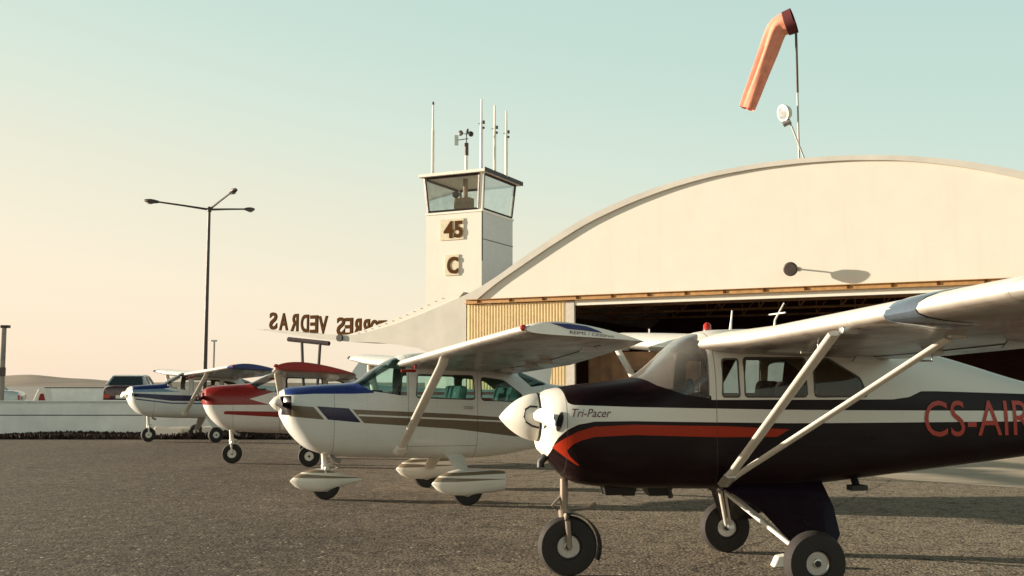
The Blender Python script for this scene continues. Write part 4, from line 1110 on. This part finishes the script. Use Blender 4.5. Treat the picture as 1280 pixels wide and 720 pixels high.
# rubble slabs at the wall foot behind the blue aeroplane
rb = random.Random(11)
for k, (pxa, pya, L_, lab) in enumerate(((215, 527, .9, 'pale broken slab lying left under the blue aeroplane'), (236, 536, 1.3, 'longest pale slab lying low under the blue aeroplane'), (258, 525, 1.0, 'pale slab lying by the main wheel of the blue aeroplane'))):
    g_ = gnd(pxa, pya + 10); g_.y = 29.4 + k * .2; g_.x = (pxa - 640) / FP * g_.y
    o = MB().box((0, 0, .16), (L_, .35, .30), Matrix.Rotation(.1 - .1 * k, 3, 'Y'), taper=.85).build('stone_block', M['stucco'], bevel=.04)
    o.location = (g_.x, g_.y, 0); o.rotation_euler = (0, 0, rb.uniform(-.3, .3)); tag(o, lab, 'stone', 'pale slabs at the foot of the low wall')
# far parapet, marker
fw0, fw1 = at(61, 497, 80.), at(131, 497, 80.)
fw = thing('far_parapet', 'distant low white parapet with dark coping left of the maroon car', 'wall', ((fw0.x + fw1.x) / 2, 80, tz))
lw = fw1.x - fw0.x + 3; hz = at(90, 485, 80.).z - tz
MB().box((1.2, 0, hz / 2), (lw, .3, hz)).build('wall', M['wallw'], fw); MB().box((1.2, -.02, hz + .03), (lw, .4, .06)).build('coping', M['darkframe'], fw)
mk = at(54, 497, 70.); mo = thing('field_marker', 'small white tent-shaped marker with a dark red panel by the parapet', 'marker', (mk.x, mk.y, tz)); mo.scale = (1.5, 1.5, 2.0)
MB().prism([(-.38, -.3, 0), (.34, -.3, 0), (.22, -.3, .50), (-.10, -.3, .50)], (0, .6, 0)).build('shell', M['white'], mo, bevel=.03)
MB().prism([(-.10, -.33, .03), (.26, -.33, .03), (.14, -.33, .34), (.0, -.33, .32)], (0, .03, 0)).build('panel', M['red'], mo)
# hills
hm, hn, hbn = new_mat('dry_hills')
tch, *_ = coords(hn)
hf = hn.noise(tch, .02, 6, .6)
hn.put(hbn.inputs['Base Color'], hn.mix(hn.rng(hf, .35, .65), (.20, .15, .10), (.32, .24, .165))); hbn.inputs['Roughness'].default_value = 1.
hill = MB(); rows = []
prof = pchip([-900, -640, -600, -565, -530, -500, -460, -380, -200, 0, 200, 640, 900], [9, 10.5, 12.0, 10.2, 8, 5.2, 3.6, 3.5, 3.2, 3, 3, 3, 3])
rh = random.Random(5); ph_ = [rh.uniform(0, 6) for _ in range(8)]
for j in range(12):
    Y = 1000 + j * 60; row = []
    for i_ in range(180):
        u = -900 + 1800 * i_ / 179; Xw = u / FP * Y
        env = math.sin(min(1, j / 7) * pi / 2) if j <= 7 else 1 - (j - 7) / 8
        hz_ = prof(u) * 1.22 * env + (.7 * sin(Xw * .02 + ph_[0] + j) + .5 * sin(Xw * .053 + ph_[1] + 2 * j)) * env
        row.append((Xw, Y, max(-1, hz_) + .2))
    rows.append(row)
struct(hill.rings(rows, caps=False, close=False).build('hills', hm, smooth=60))

# ------------------------------------------------------------------ cars beyond the wall
def build_car(label, loc, rz, body_m, roof_m, lift=0., sc=(1.12, 1.12, 1.15)):
    c = thing('parked_car', label, 'car', loc, (0, 0, rz), 'cars parked beyond the low wall'); c.scale = sc
    L_, Wd = 4.3, 1.66
    # stations along x (front +): x, z bottom, z belt, half width
    rs = []
    for x_, zb_, zt_, w_ in ((-2.15, .45, .78, .66), (-2.10, .36, .86, .76), (-1.9, .30, .90, .81), (-1.1, .28, .93, .83), (0, .28, .93, .83), (.9, .28, .92, .83), (1.1, .28, .90, .82), (1.9, .30, .82, .79), (2.1, .36, .76, .74), (2.15, .44, .70, .66)):
        r_ = []
        for k in range(24):
            t = 2 * pi * k / 24; e = .42
            r_.append((x_, w_ * math.copysign(abs(cos(t)) ** e, cos(t)), (zb_ + zt_ + lift) / 2 + (zt_ + lift - zb_) / 2 * math.copysign(abs(sin(t)) ** e, sin(t))))
        rs.append(r_)
    MB().rings(rs).build('body', body_m, c, 40)
    zl = .90 + lift
    cab = [(-1.55, zl, .74), (-1.05, 1.38, .60), (-.3, 1.42, .60), (.35, 1.38, .60), (.95, zl, .74)]
    def cp(x_, z_, w_): return [(x_, -w_, z_), (x_, w_, z_)]
    g_ = MB(); pts = [p for q in cab for p in cp(*q)]
    g_.add(pts, [(0, 1, 3, 2), (2, 3, 5, 4), (4, 5, 7, 6), (6, 7, 9, 8), (0, 2, 4, 6, 8), (1, 9, 7, 5, 3), (0, 8, 9, 1)]); g_.build('cabin_glass', M['carglass'], c)
    fr_ = MB(); 
    for s in (-1, 1):
        fr_.tube([(-1.55, s * .75, zl), (-1.05, s * .61, 1.38), (-.3, s * .61, 1.42), (.35, s * .61, 1.38), (.95, s * .75, zl)], .045, 8)
        fr_.tube([(-.2, s * .745, zl), (-.25, s * .61, 1.41)], .04, 8); fr_.tube([(-1.0, s * .745, zl), (-1.08, s * .62, 1.36)], .05, 8)
    fr_.build('window_pillar', roof_m, c, 40)
    MB().prism([(-1.08, -.61, 1.39), (-.3, -.61, 1.432), (.36, -.61, 1.392), (.36, .61, 1.392), (-.3, .61, 1.432), (-1.08, .61, 1.39)], (0, 0, .03)).build('roof', roof_m, c, bevel=.01)
    for xx, zz in ((-2.17, .50), (2.17, .46)): MB().box((xx, 0, zz), (.10, 1.66, .12)).build('bumper', M['chrome'], c, bevel=.02)
    for s in (-1, 1):
        MB().box((-2.13, s * .62, .68), (.06, .26, .14)).build('tail_light', M['redglass'], c, bevel=.01)
        MB().lathe([(0, .09), (.04, .08)], (2.1, s * .58, .64), (1, 0, 0), 16).build('headlight', M['lens'], c)
        for xx in (-1.3, 1.35):
            w_ = MB().lathe([(-.09, .18), (-.09, .28), (-.05, .31), (.05, .31), (.09, .28), (.09, .18)], (xx, s * .74, .31), (0, 1, 0), 24).build('wheel', M['rubber'], c, 40)
            MB().lathe([(-.095, .17), (-.10, .05), (.10, .05), (.095, .17)], (xx, s * .74, .31), (0, 1, 0), 18).build('rim', M['alu'], w_, 40)
    MB().box((-2.185, 0, .66), (.02, .52, .12)).build('number_plate', M['white'], c)
    return c
cp_ = at(158, 503, 43.); build_car('dark maroon saloon car with a silver roof beyond the low wall', (cp_.x - .5, 45.0, tz), R(100), M['maroon'], M['silver'], .18, (1., 1.0, 1.15))
cp_ = at(8, 503, 38.); build_car('pale blue-white saloon car partly cut off by the left edge', (cp_.x - 2.75, 39.5, tz), R(197), M['carwhite'], M['carwhite'])
ch = gnd(978, 708)
o = MB().prism([(-.09, -.06, 0), (.09, -.06, 0), (.03, -.06, .10), (-.05, -.06, .085)], (0, .12, 0)).build('wheel_chock', M['white'], bevel=.012)
o.location = (ch.x, ch.y, 0); tag(o, 'small pale wheel chock on the ground beside the nearest main wheel', 'chock')

# ------------------------------------------------------------------ light, sky, camera
EL, AZ = R(8.2), atan2(.17, -.985)
SUNV = Vector((cos(AZ) * cos(EL), sin(AZ) * cos(EL), sin(EL)))
sun = bpy.data.lights.new('sun', 'SUN'); sun.energy = 5.0; sun.angle = R(.6); sun.color = (1., .865, .68)
so_ = bpy.data.objects.new('sun', sun); C.objects.link(so_); so_.rotation_euler = SUNV.to_track_quat('Z', 'Y').to_euler(); so_.location = (-40, 8, 20)
w = bpy.data.worlds.new('World'); scene.world = w; w.use_nodes = True
n = NT(w.node_tree); bg = n.n['Background']
sky = n.new('ShaderNodeTexSky', sky_type='NISHITA'); sky.sun_disc = False; sky.sun_elevation = EL
sky.sun_rotation = atan2(SUNV.x, SUNV.y); sky.air_density = 1.; sky.dust_density = 2.; sky.ozone_density = 1.
tcs, x, y, z = coords(n, 'Generated')
# evening sky: pale cream near the horizon towards the sun, faded teal above
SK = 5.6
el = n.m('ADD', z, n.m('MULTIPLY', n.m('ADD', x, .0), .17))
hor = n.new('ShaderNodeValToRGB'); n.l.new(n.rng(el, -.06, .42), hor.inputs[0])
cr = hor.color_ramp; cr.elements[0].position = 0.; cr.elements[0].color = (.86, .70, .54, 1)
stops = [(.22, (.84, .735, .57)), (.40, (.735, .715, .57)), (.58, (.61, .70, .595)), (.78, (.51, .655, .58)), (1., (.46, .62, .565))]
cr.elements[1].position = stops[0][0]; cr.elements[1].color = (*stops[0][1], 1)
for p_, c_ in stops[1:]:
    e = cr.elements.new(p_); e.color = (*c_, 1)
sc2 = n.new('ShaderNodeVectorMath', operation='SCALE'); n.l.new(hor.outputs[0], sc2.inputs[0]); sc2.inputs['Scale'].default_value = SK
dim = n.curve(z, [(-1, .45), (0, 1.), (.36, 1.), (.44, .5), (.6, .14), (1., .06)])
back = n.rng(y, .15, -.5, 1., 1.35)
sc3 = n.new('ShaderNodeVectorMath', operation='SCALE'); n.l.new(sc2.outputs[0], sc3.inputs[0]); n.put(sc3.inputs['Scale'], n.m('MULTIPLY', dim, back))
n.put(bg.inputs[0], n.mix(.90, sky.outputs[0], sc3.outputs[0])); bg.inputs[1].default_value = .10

cam = bpy.data.cameras.new('camera'); cam.sensor_width = 36; cam.lens = 36 * FP / 1280; cam.clip_end = 6000; cam.clip_start = .05
co = bpy.data.objects.new('camera', cam); C.objects.link(co); co.location = (0, 0, EYE); co.rotation_euler = (R(90) + PIT, 0, 0); scene.camera = co
vs_ = scene.view_settings; vs_.view_transform = 'Standard'; vs_.look = 'None'; vs_.exposure = 1.1; vs_.gamma = 1
scene.render.engine = 'CYCLES'; scene.cycles.max_bounces = 8; scene.cycles.use_denoising = True
